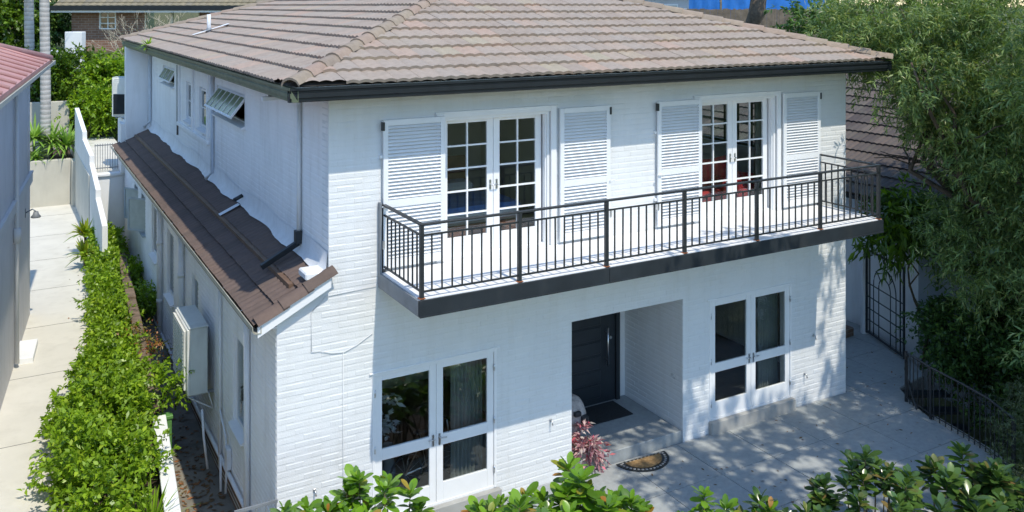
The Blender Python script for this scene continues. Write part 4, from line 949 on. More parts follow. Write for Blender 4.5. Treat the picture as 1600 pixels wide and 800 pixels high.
# pale stone dog-eared urn by the entrance
M_STONE = mat('pale_mottled_stone', (.40, .36, .34), .9, .3, 14, .7, 30)
pot = thing('stone_ornament', 'rounded mottled stone ornament with a dark square hole inside the entrance', 'ornament', (5.40, .62, .2))
mb = MB(); n = 18; prof = [(.0, .86), (.10, .85), (.19, .80), (.26, .70), (.295, .56), (.29, .42), (.25, .36), (.30, .32), (.31, .28), (.22, .22), (.17, .12), (.20, .03), (.22, 0), (0, 0)]
mb.lathe(prof, n=n)
mb.v = [(x*(1+.05*math.sin(7*z*9+x*20)), y*.92*(1+.04*math.sin(x*23)), z) for x, y, z in mb.v]
build(mb, 'stone_body', M_STONE, pot)
build(MB().bbox(.05, .19, -.33, -.23, .44, .58, .01), 'dark_hole', M_IRON, pot)
build(MB().bbox(-.09, .04, -.32, -.245, .60, .68, .01), 'dark_hole', M_IRON, pot)

# rooms: things seen through the glass
M_RED = mat('red_upholstery', (.42, .02, .03), .7, .15, 5); M_BLUE = mat('blue_cloth', (.06, .16, .42), .8, .2, 4); M_LINEN = mat('white_linen', (.62, .62, .62), .8, .08, 4)
M_BROWN = mat('brown_timber', (.20, .09, .05), .5, .2, 6); M_ORANGE = mat('orange_plastic', (.65, .10, .03), .5, .1, 4); M_TYRE = mat('black_rubber', (.02, .02, .02), .7, .2, 10)
def armchair(loc, rz, label):
    t = thing('armchair', label, 'armchair', loc, rz)
    build(MB().bbox(-.36, .36, -.36, .36, .18, .46, .05), 'seat', M_RED, t); build(MB().bbox(-.36, .36, .26, .42, .3, .98, .06), 'backrest', M_RED, t)
    for s in (-1, 1): build(MB().bbox(s*.42-.07, s*.42+.07, -.36, .36, .15, .64, .04), 'armrest', M_RED, t)
    for sx in (-.36, .36):
        for sy in (-.3, .34): build(MB().box(sx-.025, sx+.025, sy-.025, sy+.025, 0, .18), 'leg', M_BROWN, t)
armchair((8.75, .95, 3.9), R(-25), 'red armchair inside the upper right room, left of the door gap'); armchair((9.65, .95, 3.9), R(20), 'red armchair inside the upper right room, right of the door gap')
bd = thing('bed', 'bed with blue and white bedding inside the upper left room', 'bed', (3.6, 1.75, 3.9))
build(MB().bbox(-.9, .9, -1.0, 1.1, .15, .4, .03), 'base', M_BROWN, bd); build(MB().bbox(-.88, .88, -.98, 1.05, .4, .62, .06), 'mattress', M_LINEN, bd)
build(MB().bbox(-.9, .9, -1.0, .2, .55, .70, .06), 'blanket', M_BLUE, bd)
for s in (-1, 1): build(MB().bbox(s*.42-.32, s*.42+.32, .5, .95, .62, .80, .07), 'pillow', M_LINEN, bd)
build(MB().bbox(-.9, .9, 1.1, 1.18, .1, 1.2, .02), 'headboard', M_BROWN, bd)
tag(build(MB().bbox(2.72, 3.0, .7, .95, 3.9, 4.5, .06), 'storage_box', M_ORANGE), 'orange box behind the upper left glass door', 'box')
tag(build(MB().bbox(4.0, 4.5, .55, .9, 3.9, 4.28, .02), 'timber_chest', M_BROWN), 'low brown timber chest behind the upper left glass door', 'chest')
tag(build(MB().bbox(8.6, 9.3, 2.6, 3.2, 3.9, 4.85, .04), 'cabinet', M_BLUE), 'blue draped cabinet inside the upper right room', 'cabinet')
bk = thing('bicycle', 'bicycle standing behind the lower left glass doors', 'bicycle', (2.75, .75, .12), R(14))
def wheel(x):
    t = MB(); pts = [(x+.32*math.cos(2*math.pi*k/28), 0, .33+.32*math.sin(2*math.pi*k/28)) for k in range(29)]; t.tube(pts, .017, 6, False); w_ = build(t, 'wheel', M_TYRE, bk)
    s = MB()
    for k in range(14): a = 2*math.pi*k/14; s.tube([(x, 0, .33), (x+.31*math.cos(a), 0, .33+.31*math.sin(a))], .002, 4)
    build(s, 'spokes', M_STEEL, w_)
wheel(-.52); wheel(.52)
build(MB().tube([(-.52, 0, .33), (-.1, 0, .33), (.38, 0, .72), (-.2, 0, .76), (-.1, 0, .33)], .016, 6).tube([(-.52, 0, .33), (-.2, 0, .76), (-.23, 0, .9)], .012, 6).tube([(.52, 0, .33), (.38, 0, .72), (.34, 0, .95)], .014, 6), 'frame', M_STEEL, bk)
build(MB().bbox(-.34, -.12, -.06, .06, .9, .95, .02), 'saddle', M_TYRE, bk); build(MB().tube([(.30, -.28, .98), (.34, 0, .97), (.30, .28, .98)], .014, 6), 'handlebar', M_TYRE, bk)
build(MB().lathe([(.09, -.006), (.09, .006)], (0, 0, 0), 14), 'chainring', M_STEEL, bk, loc=(-.1, 0, .33), rot=(R(90), 0, 0))
lampt = thing('white_flower_stand', 'tall stand of white flowers behind the lower left glass doors', 'flowers', (2.15, 1.15, .12))
build(MB().lathe([(.11, 0), (.13, .2), (.07, .55), (.09, .62)], n=14), 'vase', M_FASC2, lampt)
fl = MB(); r_ = random.Random(4)
for k in range(60):
    a = r_.uniform(0, 6.3); rr_ = r_.uniform(.02, .26); p = Vector((rr_*math.cos(a), rr_*math.sin(a), r_.uniform(.75, 1.45))); 
    for j in range(3):
        e = Vector((r_.uniform(-1, 1), r_.uniform(-1, 1), r_.uniform(-.4, .4)))*.07; f = Vector((-e.y, e.x, .02))*.5; fl.add([p-e, p-f, p+e, p+f], [(0, 1, 2, 3)])
build(fl, 'petals', M_LINEN, lampt)
M_CURT = mat('grey_green_curtain', (.16, .18, .17), .9, .15, 4)
def curtain(x0, x1, y, z0, z1, label, m=M_CURT):
    mb = MB(); n = 40
    for k in range(n+1): xx = x0+(x1-x0)*k/n; yy = y+.035*math.sin(k*1.3); mb.v += [(xx, yy, z0), (xx, yy, z1)]
    mb.f = [(2*k, 2*k+2, 2*k+3, 2*k+1) for k in range(n)]; mb.sm = [True]*n
    tag(build(mb, 'curtain', m), label, 'curtain')
curtain(2.95, 3.55, .42, .15, 2.6, 'grey curtain behind the right leaf of the lower left glass doors')
curtain(9.75, 10.3, .42, .15, 2.6, 'grey curtain at the right of the lower right glass doors')
curtain(2.62, 2.85, .45, 3.92, 6.4, 'grey curtain at the left of the upper left glass doors')
curtain(7.85, 8.1, .45, 3.92, 6.4, 'grey curtain at the left of the upper right glass doors'); curtain(9.72, 9.95, .45, 3.92, 6.4, 'grey curtain at the right of the upper right glass doors')
#PART4
# ================================================================== PLANTS
def leaves(name, P, D, N, L, W, m, parent, bend=.15):
    """P base points, D direction, N normal, L length, W width: one folded 4-sided leaf each"""
    P, D, N = (np.asarray(a, dtype=np.float64) for a in (P, D, N)); L = np.asarray(L)[:, None]; W = np.asarray(W)[:, None]
    D /= np.linalg.norm(D, axis=1, keepdims=True)+1e-9; S = np.cross(D, N); S /= np.linalg.norm(S, axis=1, keepdims=True)+1e-9; N2 = np.cross(S, D)
    tip = P + D*L - N2*L*bend; mid = P + D*L*.48
    V = np.stack([P, mid+S*W/2+N2*W*.14, tip, mid-S*W/2+N2*W*.14], 1).reshape(-1, 3)
    F = np.arange(len(P)*4).reshape(-1, 4)
    me = big_mesh(name, V, F); me.materials.append(m)
    return link(name, me, None, parent)
def rand_dirs(n, g):
    v = g.normal(size=(n, 3)); return v/np.linalg.norm(v, axis=1, keepdims=True)
def crown(parent, name, ells, n_tw, per, ll, lw, m, seed, droop=.25, twig=.35, clump=14, clump_r=.45, shell=.45, up=.15, zmin=None):
    """leaf sprays set along short twigs, gathered in clumps inside ellipsoids (cx,cy,cz,rx,ry,rz)"""
    g = np.random.default_rng(seed); Ps, Ds, Ns, Ls, Ws = [], [], [], [], []
    vol = np.array([e[3]*e[4]*e[5] for e in ells])**.75; vol /= vol.sum()
    for e, fr in zip(ells, vol):
        c = np.array(e[:3]); r = np.array(e[3:6]); nt = int(n_tw*fr); nc = max(4, nt//clump)
        d = rand_dirs(nc, g); rad = (shell+(1-shell)*g.random(nc)**.5)[:, None]; cc = c + d*rad*r*(.85+.3*g.random((nc, 1)))
        idx = g.integers(0, nc, nt); tc = cc[idx] + g.normal(size=(nt, 3))*clump_r*np.array([1, 1, .8])
        out = (tc-c)/r; out /= np.linalg.norm(out, axis=1, keepdims=True)+1e-6
        td = out*.7 + rand_dirs(nt, g)*.8 + np.array([0, 0, up]); td /= np.linalg.norm(td, axis=1, keepdims=True)
        t = np.linspace(0, 1, per)
        base = tc[:, None, :] + td[:, None, :]*twig*t[None, :, None] - np.array([0, 0, 1])*(t[None, :, None]**2)*droop*twig
        side = rand_dirs(nt*per, g).reshape(nt, per, 3); ld = td[:, None, :]*.75 + side*.85 - np.array([0, 0, droop*.6])
        nn_ = rand_dirs(nt*per, g)*.7 + np.array([0, 0, .9])
        Ps.append(base.reshape(-1, 3)); Ds.append(ld.reshape(-1, 3)); Ns.append(nn_); Ls.append(ll*(.65+.7*g.random(nt*per))); Ws.append(lw*(.7+.6*g.random(nt*per)))
    P, D, N, L, W = np.concatenate(Ps), np.concatenate(Ds), np.concatenate(Ns), np.concatenate(Ls), np.concatenate(Ws)
    if zmin is not None:
        k = P[:, 2] > zmin; P, D, N, L, W = P[k], D[k], N[k], L[k], W[k]
    return leaves(name, P, D, N, L, W, m, parent)
def limbs(parent, base, tips, r0, m, seed, name='trunk', fork=.45, wig=.12, trunk_top=None):
    r = random.Random(seed); mb = MB(); base = Vector(base)
    top = Vector(trunk_top) if trunk_top else base.lerp(sum((Vector(t) for t in tips), Vector())/len(tips), fork)
    def path(a, b, ra, rb, n=6):
        pts = []; rs = []
        for k in range(n+1):
            t = k/n; p = a.lerp(b, t); w = (b-a).length*wig*math.sin(math.pi*t)
            pts.append(p+Vector((r.uniform(-w, w), r.uniform(-w, w), r.uniform(-w, w)*.5)) if 0 < k < n else p); rs.append(ra+(rb-ra)*t)
        mb.tube(pts, rs, 8); return pts
    path(base, top, r0, r0*.7)
    for t in tips:
        pts = path(top, Vector(t), r0*.5, r0*.10)
        for k in range(3):
            p = pts[r.randint(3, 5)]; path(p, p+Vector((r.uniform(-1, 1), r.uniform(-1, 1), r.uniform(-.3, .8)))*(top-Vector(t)).length*.18, r0*.14, r0*.04, 4)
    return build(mb, name, m, parent)
def tree(name, label, base, ells, r0, n_tw, per, ll, lw, m, seed, group=None, bark=None, cat='tree', top=None, **k):
    t = thing(name, label, cat, base, 0, group); b = Vector(base)
    el = [(e[0]-b.x, e[1]-b.y, e[2]-b.z, *e[3:]) for e in ells]
    limbs(t, (0, 0, 0), [(e[0], e[1], e[2]+e[5]*.3) for e in el] + [(e[0]+e[3]*.5, e[1]-e[4]*.3, e[2]) for e in el], r0, bark or M_TRUNK, seed, trunk_top=top)
    crown(t, 'crown', el, n_tw, per, ll, lw, m, seed, **k); return t

# big fine leaved tree at the right edge
tree('fine_leaved_tree', 'large fine leaved olive green tree filling the right edge', (16.6, -.6, -1.2),
     [(13.9, .3, 7.6, 1.45, 1.5, 1.25), (14.1, -1.2, 5.7, 1.0, 1.2, 1.1), (15.2, -1.4, 6.9, 1.9, 1.9, 1.9), (14.3, -2.4, 4.3, 1.35, 1.35, 1.2), (14.4, -1.6, 3.1, 1.2, 1.1, .9), (13.2, -4.0, 6.8, 1.1, 1.1, 1.5), (14.2, -4.0, 4.6, 1.5, 1.4, 1.7), (12.9, -4.4, 2.5, .9, .9, .9), (15.2, -2.2, 5.2, 1.5, 1.6, 1.7), (13.4, -.3, 6.9, .9, .9, .7), (16.2, -3.0, 3.6, 1.4, 1.4, 1.6), (15.6, -.6, 4.7, .9, .9, 1.1), (15.0, -1.0, 3.1, .9, .9, .9), (12.95, .2, 7.6, .8, .8, .5), (12.35, -1.15, 6.75, .42, .45, .42), (13.0, -.9, 6.4, .6, .6, .6)],
     .2, 9500, 18, .15, .027, L_FINE, 11, clump=28, clump_r=.30, shell=.3, droop=.35, twig=.42)
# tall shade tree outside the frame whose boughs reach over the terrace
tree('shade_tree', 'tall leafy shade tree standing right of the terrace, casting dappled shade', (15.5, -10.5, -1.2),
     [(10.6, -7.9, 10.7, 3.4, 1.7, 1.3), (8.2, -7.0, 10.4, 1.9, 1.4, 1.0), (12.7, -5.0, 10.3, .9, 1.6, .5), (13.4, -9.0, 10.5, 2.2, 1.5, 1.6)],
     .3, 1500, 12, .20, .075, L_DARK, 12, clump=16, clump_r=.42, shell=.2, droop=.3, zmin=9.6, top=(0, .5, 8.5))
# dark shrubs below the tree, beside the stairs
def shrub(name, label, base, ells, n_tw, per, ll, lw, m, seed, group=None, cat='shrub', **k):
    return tree(name, label, base, ells, .05, n_tw, per, ll, lw, m, seed, group, M_STEM, cat, **k)
G1 = 'dark shrubs beside the stairs'
shrub('dark_shrub', 'dark green shrub right of the iron gate under the tree', (14.7, -.5, -.3), [(14.75, -.6, .8, .65, .6, .8)], 700, 12, .10, .055, L_DARK, 21, G1, clump_r=.2, shell=.6)
shrub('dark_shrub', 'dark green shrub behind the curved stair railing', (15.2, -1.6, -1), [(15.2, -1.6, .7, 1.0, .9, 1.5), (16.0, -2.4, 1.4, 1.0, 1.0, 1.3)], 1500, 12, .11, .06, L_DARK, 22, G1, clump_r=.22, shell=.6)
shrub('dark_shrub', 'dark green shrub at the right edge above the stair railing', (14.8, -3.2, -1), [(14.6, -3.1, .3, 1.1, 1.0, 1.5)], 1500, 12, .11, .06, L_DARK, 23, G1, clump_r=.22, shell=.6)
shrub('dark_shrub', 'large dark shrub against the neighbour wall behind the gate', (16.6, -.6, -1), [(16.7, -.2, 1.4, 1.1, 1.3, 1.6)], 1500, 12, .12, .065, L_DARK, 24, G1, clump_r=.22, shell=.6)
shrub('rosemary_like_shrub', 'grey green needle leaved shrub in the lower right corner', (11.6, -4.3, -1), [(11.75, -4.35, .25, .75, .6, .8), (12.3, -4.0, .8, .55, .5, .6)], 750, 22, .085, .014, mat_leaf('grey_green_needle', [(0, (.07, .10, .05)), (1, (.14, .17, .08))], .3, .5), 25, clump_r=.2, shell=.35, twig=.34, up=.5)
shrub('fern_shrub', 'bright leafed plant behind the right end of the balcony', (14.95, .5, -.3), [(14.6, .85, 3.1, .5, .55, .4)], 200, 10, .26, .07, L_HEDGE2, 26, clump_r=.25, shell=.4, droop=.6, twig=.5)
shrub('passage_shrub', 'shadowed shrub behind the house corner left of the gate', (14.2, 4.6, 0), [(14.1, 4.6, 1.2, .7, .8, 1.0)], 260, 10, .16, .04, L_DARK, 27, clump_r=.25, shell=.4, droop=.5, twig=.5)

# hedge along the path: a row of shrubs
HL = ['nearest hedge shrub spreading over the pale path', 'hedge shrub beside the green panel', 'hedge shrub level with the near air conditioner', 'hedge shrub in the middle of the row', 'hedge shrub beside the second timber sleeper from the far end', 'hedge shrub before the far end of the row', 'hedge shrub at the near end of the stepped white wall', 'last hedge shrub beside the stepped white wall']
HS = [(-2.05, 2.2, .85, .60, 1.05, .62), (-1.98, 4.1, .9, .70, 1.05, .62), (-1.66, 6.1, .80, .38, 1.05, .38), (-1.42, 8.0, .68, .2, 1.1, .26), (-1.24, 10.2, .66, .17, 1.25, .25), (-1.06, 12.4, .68, .16, 1.25, .25), (-.92, 14.4, .76, .18, 1.1, .30), (-.74, 16.6, .85, .2, 1.0, .35)]
for k, (e, lb) in enumerate(zip(HS, HL)):
    shrub('hedge_shrub', 'bright green '+lb, (e[0], e[1], .47), [e, (e[0]+.12, e[1]+.4, e[2]-.1, e[3]*.9, e[4]*.8, e[5]*.8)], 1000, 10, .10, .056, L_HEDGE, 31+k, 'bright hedge along the path', clump=12, clump_r=.13, shell=.6, up=.6, twig=.22)
shrub('hedge_shrub', 'bright green leggy sprig of the hedge leaning over the passage', (-1.0, 4.9, .5), [(-.72, 4.6, 1.15, .22, .3, .16)], 60, 10, .10, .055, L_HEDGE, 41, 'bright hedge along the path', clump_r=.12, shell=.2, up=.4, twig=.25)
for q, (yy, lb) in enumerate(((11.6, 'small hedge tuft on the passage side of the sleepers, nearer one'), (14.2, 'small hedge tuft on the passage side of the sleepers, farther one'))):
    shrub('hedge_shrub', 'bright green '+lb, (-.35, yy, .3), [(-.26, yy, .62, .10, .6, .18)], 150, 10, .09, .05, L_HEDGE, 45+q, 'bright hedge along the path', clump_r=.12, shell=.4, up=.5, twig=.22)
shrub('orange_flowered_shrub', 'small red tinged shrub at the passage edge of the hedge', (-.95, 7.6, .5), [(-.78, 7.4, .85, .25, .5, .2)], 70, 8, .08, .04, mat_leaf('red_tinged_leaf', [(0, (.10, .18, .02)), (.6, (.25, .20, .04)), (1, (.45, .12, .06))], .3, .4), 42, clump_r=.12, shell=.3)
def spiky(name, label, base, n, ll, lw, m, seed, up=.6, cat='plant', group=None, spread=1.0, stem=.0, bend=.35):
    g = np.random.default_rng(seed); t = thing(name, label, cat, base, 0, group)
    a = g.random(n)*6.283; el = np.clip(g.normal(up, .35, n), -.2, 1.45); D = np.stack([np.cos(a)*np.cos(el)*spread, np.sin(a)*np.cos(el)*spread, np.sin(el)], 1)
    P = np.stack([np.cos(a)*.03, np.sin(a)*.03, stem+g.random(n)*.12], 1)
    L = ll*(.7+.5*g.random(n))
    D /= np.linalg.norm(D, axis=1, keepdims=True); S = np.cross(D, [0, 0, 1.0]); S /= np.linalg.norm(S, axis=1, keepdims=True)+1e-9; U = np.cross(S, D)
    V = []; F = []
    for k in range(n):
        o = len(V)
        for q, (f, w) in enumerate(((0, .5), (.3, 1), (.65, .8), (1, .05))):
            c = P[k]+D[k]*L[k]*f - np.array([0, 0, 1])*L[k]*bend*f*f*np.cos(el[k]); V += [c-S[k]*lw*w/2, c+S[k]*lw*w/2+U[k]*.004]
        F += [(o+2*q, o+2*q+1, o+2*q+3, o+2*q+2) for q in range(3)]
    me = big_mesh('leaf_blades', V, F); me.materials.append(m); link('leaf_blades', me, None, t)
    build(MB().tube([(0, 0, -.1), (0, 0, max(.1, stem))], .04, 6), 'stem', M_STEM, t); return t
G2 = 'spiky plants on the retaining wall'
spiky('yucca', 'spiky green yucca beside the palm trunk, left of the pair', (-1.75, 25.75, 2.1), 110, .95, .085, L_YUC, 51, .5, group=G2, stem=.65)
spiky('yucca', 'spiky green yucca against the stepped wall, right of the pair', (-1.25, 25.6, 2.1), 110, 1.0, .085, L_YUC, 52, .5, group=G2, stem=.45)
spiky('yucca', 'tall spiky green yucca at the neighbour house corner', (-2.35, 25.8, 2.1), 110, .95, .085, L_YUC, 53, .45, group=G2, stem=.8)
spiky('agave', 'low pale green rosette at the end of the retaining wall', (-2.3, 25.42, 2.2), 60, .55, .08, L_YUC, 54, .5, group=G2)
spiky('cordyline', 'yellow green broad leaved plant at the far end of the hedge', (-1.35, 15.6, .5), 60, .55, .09, L_YEL, 55, .7, stem=.3, bend=.5)
spiky('cordyline', 'yellow green broad leaved plant in front of the stepped wall', (-1.22, 17.2, .5), 55, .6, .09, L_YEL, 56, .8, stem=.5, bend=.5)
spiky('strap_leaf_clump', 'bright strap leaved clump at the foot of the low white wall', (-1.55, .9, .45), 70, .75, .03, L_HEDGE, 57, .95, bend=.4)
M_ROCK = mat('pale_rock', (.5, .48, .44), .9, .15, 5, .5, 20)
rk = MB(); rk.lathe([(0, .16), (.1, .15), (.19, .09), (.22, 0), (.18, -.1)], n=12); rk.v = [(x*1.2*(1+.1*math.sin(y*30)), y*.8, z*(1+.15*math.sin(x*17))) for x, y, z in rk.v]
tag(build(rk, 'rock', M_ROCK, loc=(-1.72, .35, .5)), 'pale rock below the hedge in the lower left corner', 'rock')
# pink plant by the entrance
pk = shrub('pink_plant', 'pink and white variegated plant spilling beside the entrance step', (5.36, .12, .15), [(5.40, .06, .50, .17, .15, .26)], 60, 9, .12, .04, L_PINK, 58, cat='plant', clump_r=.06, shell=.4, droop=.7, twig=.16, clump=4)
pot2 = build(MB().lathe([(.10, -.15), (.14, .15), (.15, .17), (.12, .17)], n=14), 'pot', M_STEP, pk)

# palms
for k, (x, y, r_, lb) in enumerate(((-1.98, 25.9, .19, 'pale palm trunk standing in front beside the red roof'), (-2.42, 29.5, .20, 'grey palm trunk partly hidden behind the nearer palm'))):
    t = thing('palm_tree', lb, 'palm', (x, y, 2.0), 0, 'palm trunks behind the path')
    pts = [(.02*math.sin(z*.7), 0, z) for z in np.linspace(-.4, 11, 60)]; rs = [r_*(1.25 if z < 0 else 1.0)*(1+.018*(i % 2)) - .006*max(0, i-5)/10 for i, z in enumerate(np.linspace(-.4, 11, 60))]
    build(MB().tube(pts, rs, 14), 'trunk', M_PALMT, t)
    fr = MB(); r2 = random.Random(60+k)
    for q in range(13):
        a = 2*math.pi*q/13+r2.uniform(-.2, .2); e = r2.uniform(.2, 1.0)
        for s in range(22):
            f = (s+1)/22; px = 2.2*f; c = Vector((math.cos(a)*px*math.cos(e*.6), math.sin(a)*px*math.cos(e*.6), 11+1.6*e*f-1.9*f*f)); sd = Vector((-math.sin(a), math.cos(a), 0))
            for sg in (-1, 1):
                tip = c+sd*sg*.5+Vector((math.cos(a)*.25, math.sin(a)*.25, -.22)); w_ = Vector((math.cos(a), math.sin(a), 0))*.025
                fr.add([c-w_, c+w_, tip], [(0, 1, 2)])
    build(fr, 'crown', L_DARK, t)
# rear garden bushes and trees
G3 = 'bushes of the rear garden'
shrub('rear_bush', 'dense dark hedge behind the palm on top of the retaining wall', (-1.6, 29.6, 3.2), [(-2.2, 29.6, 4.7, 1.2, .9, 1.3), (-.6, 29.6, 4.75, 1.1, .9, 1.2)], 1500, 10, .17, .09, L_HEDGE2, 61, G3, clump_r=.25, shell=.75)
shrub('rear_bush', 'sunlit loose bush above the rear yard left of the air conditioner', (.9, 28.6, 2.6), [(.4, 28.2, 4.6, .9, .8, 1.1), (1.7, 28.4, 4.7, 1.0, .9, 1.1), (1.2, 27.2, 3.8, .8, .7, .8)], 1300, 10, .16, .085, L_HEDGE, 62, G3, clump_r=.25, shell=.6)
shrub('rear_bush', 'small sunlit bush beside the pale steps of the rear yard', (-.4, 27.6, 2.6), [(-.25, 27.4, 3.7, .6, .5, .7)], 260, 10, .15, .08, L_HEDGE, 63, G3, clump_r=.2, shell=.5)
tree('rear_tree', 'leafy green tree behind the red roof at the top left corner', (-5.2, 37, 5), [(-5.4, 36.5, 8.0, 2.3, 1.6, 2.2), (-3.6, 36.8, 7.0, 1.5, 1.3, 1.6)], .2, 1500, 10, .22, .12, L_HEDGE2, 64, 'trees of the rear garden', clump_r=.35, shell=.6)
tree('rear_tree', 'dark green tree between the palms and the brick house', (-1.9, 38.5, 5), [(-1.9, 38.2, 7.9, 1.2, 1.2, 2.0), (-1.5, 37.6, 6.7, .7, .8, 1.1)], .2, 900, 10, .22, .10, L_DARK, 65, 'trees of the rear garden', clump_r=.3, shell=.5)
spiky('gutter_weed', 'small green weed growing from the roof gutter', (.02, 13.2, 6.86), 40, .28, .05, L_HEDGE, 66, .5)
# bare twiggy shrubs
def twiggy(name, label, base, h, n, seed, rad=.02, spread=.7):
    r = random.Random(seed); t = thing(name, label, 'shrub', base); mb = MB()
    def grow(p, d, l, rr, dep):
        q = p+d*l; m_ = p.lerp(q, .5)+Vector((r.uniform(-.1, .1), r.uniform(-.1, .1), 0))*l; mb.tube([p, m_, q], [rr, rr*.85, rr*.7], 5)
        if dep:
            for _ in range(r.randint(2, 3)):
                grow(q, (d+Vector((r.uniform(-1, 1), r.uniform(-1, 1), r.uniform(-.3, .7)))*.8).normalized(), l*r.uniform(.6, .85), rr*.68, dep-1)
    for k in range(n): grow(Vector((r.uniform(-.3, .3), r.uniform(-.3, .3), 0)), Vector((r.uniform(-1, 1)*spread, r.uniform(-1, 1)*spread, 1)).normalized(), h*.34, rad, 4)
    build(mb, 'branches', M_TWIG, t); return t
twiggy('bare_shrub', 'pale leafless frangipani branches in front of the brick house', (2.3, 29.0, 4.6), 3.4, 5, 71, .035)
# ---- right rear background
fx = thing('paling_fence', 'grey brown timber paling fence behind the right end of the roof', 'fence', (31.0, 30.0, 5.6), R(-29.5))
pme = MB().box(0, .148, -.012, .012, 0, 2.2).mesh('paling'); pme.materials.append(M_WOODF)
for k in range(110): link('paling', pme, None, fx, loc=(-2+k*.155, rng.uniform(-.01, .01), rng.uniform(-.04, .04)))
build(MB().box(-2, 15, .013, .06, 1.3, 1.4).box(-2, 15, .013, .06, .4, .5), 'rail', M_WOODF, fx)
M_TARP = mat('blue_tarpaulin', (.02, .16, .52), .5, .15, 2, .4, 8)
M_GREYH = mat('pale_grey_cladding', (.50, .52, .56), .7, .06, 2)
sh = thing('tarpaulin_shelter', 'blue tarpaulin shelter beyond the timber fence', 'shelter', (36.5, 33.0, 5.4), R(-29.5))
def tarp(x0, x1):
    mb = MB(); n = 10
    for k in range(n+1):
        x = x0+(x1-x0)*k/n
        for z in (0, .9, 1.8, 2.7, 3.4): mb.v.append((x, .12*math.sin(k*1.9+z*2), z))
    for k in range(n):
        for j in range(4): a = k*5+j; mb.f.append((a, a+5, a+6, a+1)); mb.sm.append(True)
    build(mb, 'tarpaulin_sheet', M_TARP, sh)
tarp(-.5, 1.6); tarp(1.75, 4.2); tarp(4.3, 9.0)
for x in (-.55, 1.68, 4.25, 9.05): build(MB().tube([(x, -.05, 0), (x, -.05, 3.5)], .05, 6), 'pole', M_WOODF, sh)
gh = thing('grey_shed', 'pale grey clad shed left of the blue tarpaulin', 'shed', (31.8, 34.5, 5.4), R(-29.5))
build(MB().box(0, 4.2, 0, 3, 0, 3.2), 'wall', M_GREYH, gh); build(MB().add([(-.3, -.4, 3.2), (4.5, -.4, 3.2), (4.5, 3.4, 3.9), (-.3, 3.4, 3.9), (-.3, -.4, 3.3), (4.5, -.4, 3.3), (4.5, 3.4, 4.0), (-.3, 3.4, 4.0)], [(0, 1, 2, 3), (4, 5, 6, 7), (0, 1, 5, 4)]), 'roof', M_GREYH, gh)
for x in (.7, 2.5): 
    w_ = build(MB().box(x, x+1.0, -.05, .02, 1.6, 2.7), 'window', M_TRIM, gh); build(MB().box(x+.08, x+.92, -.06, -.045, 1.68, 2.62), 'pane', M_GLASS2, w_)
for k in range(18): build(MB().box(0, 4.2, -.02, .0, .02+k*.175, .16+k*.175), 'cladding_board', M_GREYH, gh)
twiggy('bare_shrub', 'pale tangled bare branches behind the roof ridge at the top', (18.6, 20.3, 5.2), 3.4, 9, 72, .04)
twiggy('bare_shrub', 'pale bare branches left of the shed beyond the roof', (16.7, 20.2, 5.3), 3.3, 7, 73, .04)
bt = thing('old_tree', 'thick dark tree trunk in front of the timber fence', 'tree', (29.5, 20.5, 3.4))
limbs(bt, (0, 0, 0), [(-1.4, .4, 6.5), (.9, -.3, 6.8), (2.3, .5, 5.8), (-.3, .9, 7)], .55, M_TRUNK, 74, trunk_top=(.3, 0, 5.2))
crown(bt, 'crown', [(0, 0, 8.2, 3.2, 3, 1.8)], 700, 10, .2, .08, L_DARK, 75, clump_r=.4)
sb = spiky('leaf_pile_plant', 'dry brown leaf heap at the foot of the thick tree trunk', (28.3, 19.3, 5.1), 160, .8, .16, mat_leaf('dry_brown_leaf', [(0, (.12, .09, .05)), (1, (.28, .21, .12))], .15, .8), 76, .4)
tree('rear_tree', 'green tree behind the shed and tarpaulin beyond the roof', (40, 42, 5), [(36, 41, 9, 4, 3, 3.5), (42, 40, 9, 4, 3, 3.5), (48, 38, 8.5, 4, 3, 3)], .3, 1500, 10, .35, .16, L_DARK, 77, 'trees of the rear garden', clump_r=.6, shell=.6)
tree('rear_tree', 'dark green tree rising behind the neighbouring tiled roof', (27, 12, 0), [(25.5, 12, 6.4, 2.2, 2.2, 1.6), (27.5, 9.0, 6.2, 2.2, 2.2, 1.8)], .3, 900, 10, .22, .09, L_DARK, 78, 'trees of the rear garden', clump_r=.45, shell=.5)

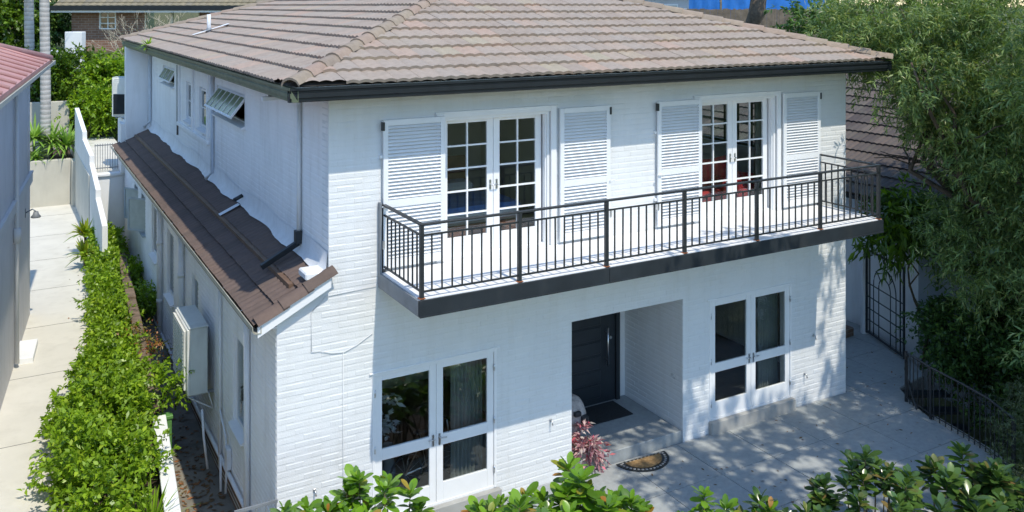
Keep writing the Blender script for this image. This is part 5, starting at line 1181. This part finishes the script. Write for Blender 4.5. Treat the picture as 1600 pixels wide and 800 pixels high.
# ---- glossy big leaved shrubs along the front of the terrace: every leaf its own piece
def big_leaf(m):
    prof = [(0, .03), (.12, .13), (.35, .36), (.62, .48), (.84, .38), (.96, .16), (1.0, .0)]; mb = MB(); n = len(prof)
    for f, w in prof:
        z = -.12*f*f; mb.v += [(-w*.5, f, z+.10*w), (0, f, z), (w*.5, f, z+.10*w)]
    for k in range(n-1):
        a = 3*k; mb.f += [(a, a+1, a+4, a+3), (a+1, a+2, a+5, a+4)]; mb.sm += [True, True]
    me = mb.mesh('leaf'); me.materials.append(m); return me
LM = {0: big_leaf(L_MAG), 1: big_leaf(L_MAGD)}
def mag_shrub(label, x, y, ztop, nros, spread, seed, dark, size=.235, zb=-.4):
    nros = int(nros*2.3); r = random.Random(seed); t = thing('magnolia_shrub', label, 'shrub', (x, y, zb), 0, 'glossy leaved shrubs along the terrace edge'); mb = MB(); H = ztop-zb
    for q in range(nros):
        a = r.uniform(0, 6.3); rad = 1.45*spread*math.sqrt(r.random()); h = H-.16*(rad/spread)**2-r.uniform(0, .26)*(1 if q else 0)
        p = Vector((rad*math.cos(a), rad*math.sin(a)*.8, h if q else H)); b0 = Vector((p.x*.15, p.y*.15, 0)); md = b0.lerp(p, .55)+Vector((p.x*.25, p.y*.25, 0))
        mb.tube([b0, md, p], [.016, .012, .006], 6)
        for tier, (n, el, s, dz) in enumerate(((4, 1.05, .75, .02), (6, .55, 1.0, -.02), (6, .15, 1.05, -.08), (5, -.1, .95, -.19))):
            off = r.uniform(0, 6.3)
            for k in range(n):
                az = off+2*math.pi*k/n+r.uniform(-.3, .3); e = el+r.uniform(-.25, .25); L = size*s*r.uniform(.6, 1.2)
                o = link('leaf', LM[dark], None, t, loc=p+Vector((0, 0, dz+r.uniform(-.02, .02))))
                o.rotation_euler = Euler((e, r.uniform(-.3, .3), az), 'XYZ'); o.scale = (L, L, L)
    build(mb, 'stems', M_STEM, t)
mag_shrub('bright shrub tip at the far left of the front row below the white wall', -.15, -2.05, 1.9, 4, .32, 81, 0)
mag_shrub('bright shrub in front of the white wall, second of the front row', .38, -1.95, 1.9, 4, .25, 82, 0)
mag_shrub('leggy bright shrub standing before the lower left glass doors', .95, -1.9, 1.95, 3, .30, 83, 0, .21)
mag_shrub('bright shrub right of the lower left glass doors', 2.55, -2.2, 1.42, 5, .38, 84, 0)
mag_shrub('tallest bright shrub in front of the pink plant', 3.5, -2.4, 1.36, 7, .45, 85, 0, .26)
mag_shrub('bright shrub left of the half round doormat', 4.25, -2.6, 1.02, 5, .40, 86, 0)
mag_shrub('bright low shrub in front of the terrace, right of the doormat', 5.35, -2.95, .84, 6, .45, 87, 0, .22)
mag_shrub('bright low shrub between the doormat and the tall dark pair', 5.95, -3.2, .70, 5, .35, 93, 0, .21)
mag_shrub('bright low shrub at the bottom edge below the entrance step', 3.0, -2.5, 1.08, 5, .35, 94, 0, .26)
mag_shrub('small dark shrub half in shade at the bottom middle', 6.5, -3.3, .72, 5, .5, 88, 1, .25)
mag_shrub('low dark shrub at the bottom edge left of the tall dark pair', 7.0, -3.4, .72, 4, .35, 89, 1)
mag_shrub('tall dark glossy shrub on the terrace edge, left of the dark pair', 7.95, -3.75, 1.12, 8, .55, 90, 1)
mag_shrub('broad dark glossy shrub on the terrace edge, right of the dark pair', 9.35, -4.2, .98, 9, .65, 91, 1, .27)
mag_shrub('dark glossy shrub beside the needle leaved shrub at lower right', 10.4, -4.6, .78, 7, .55, 92, 1)
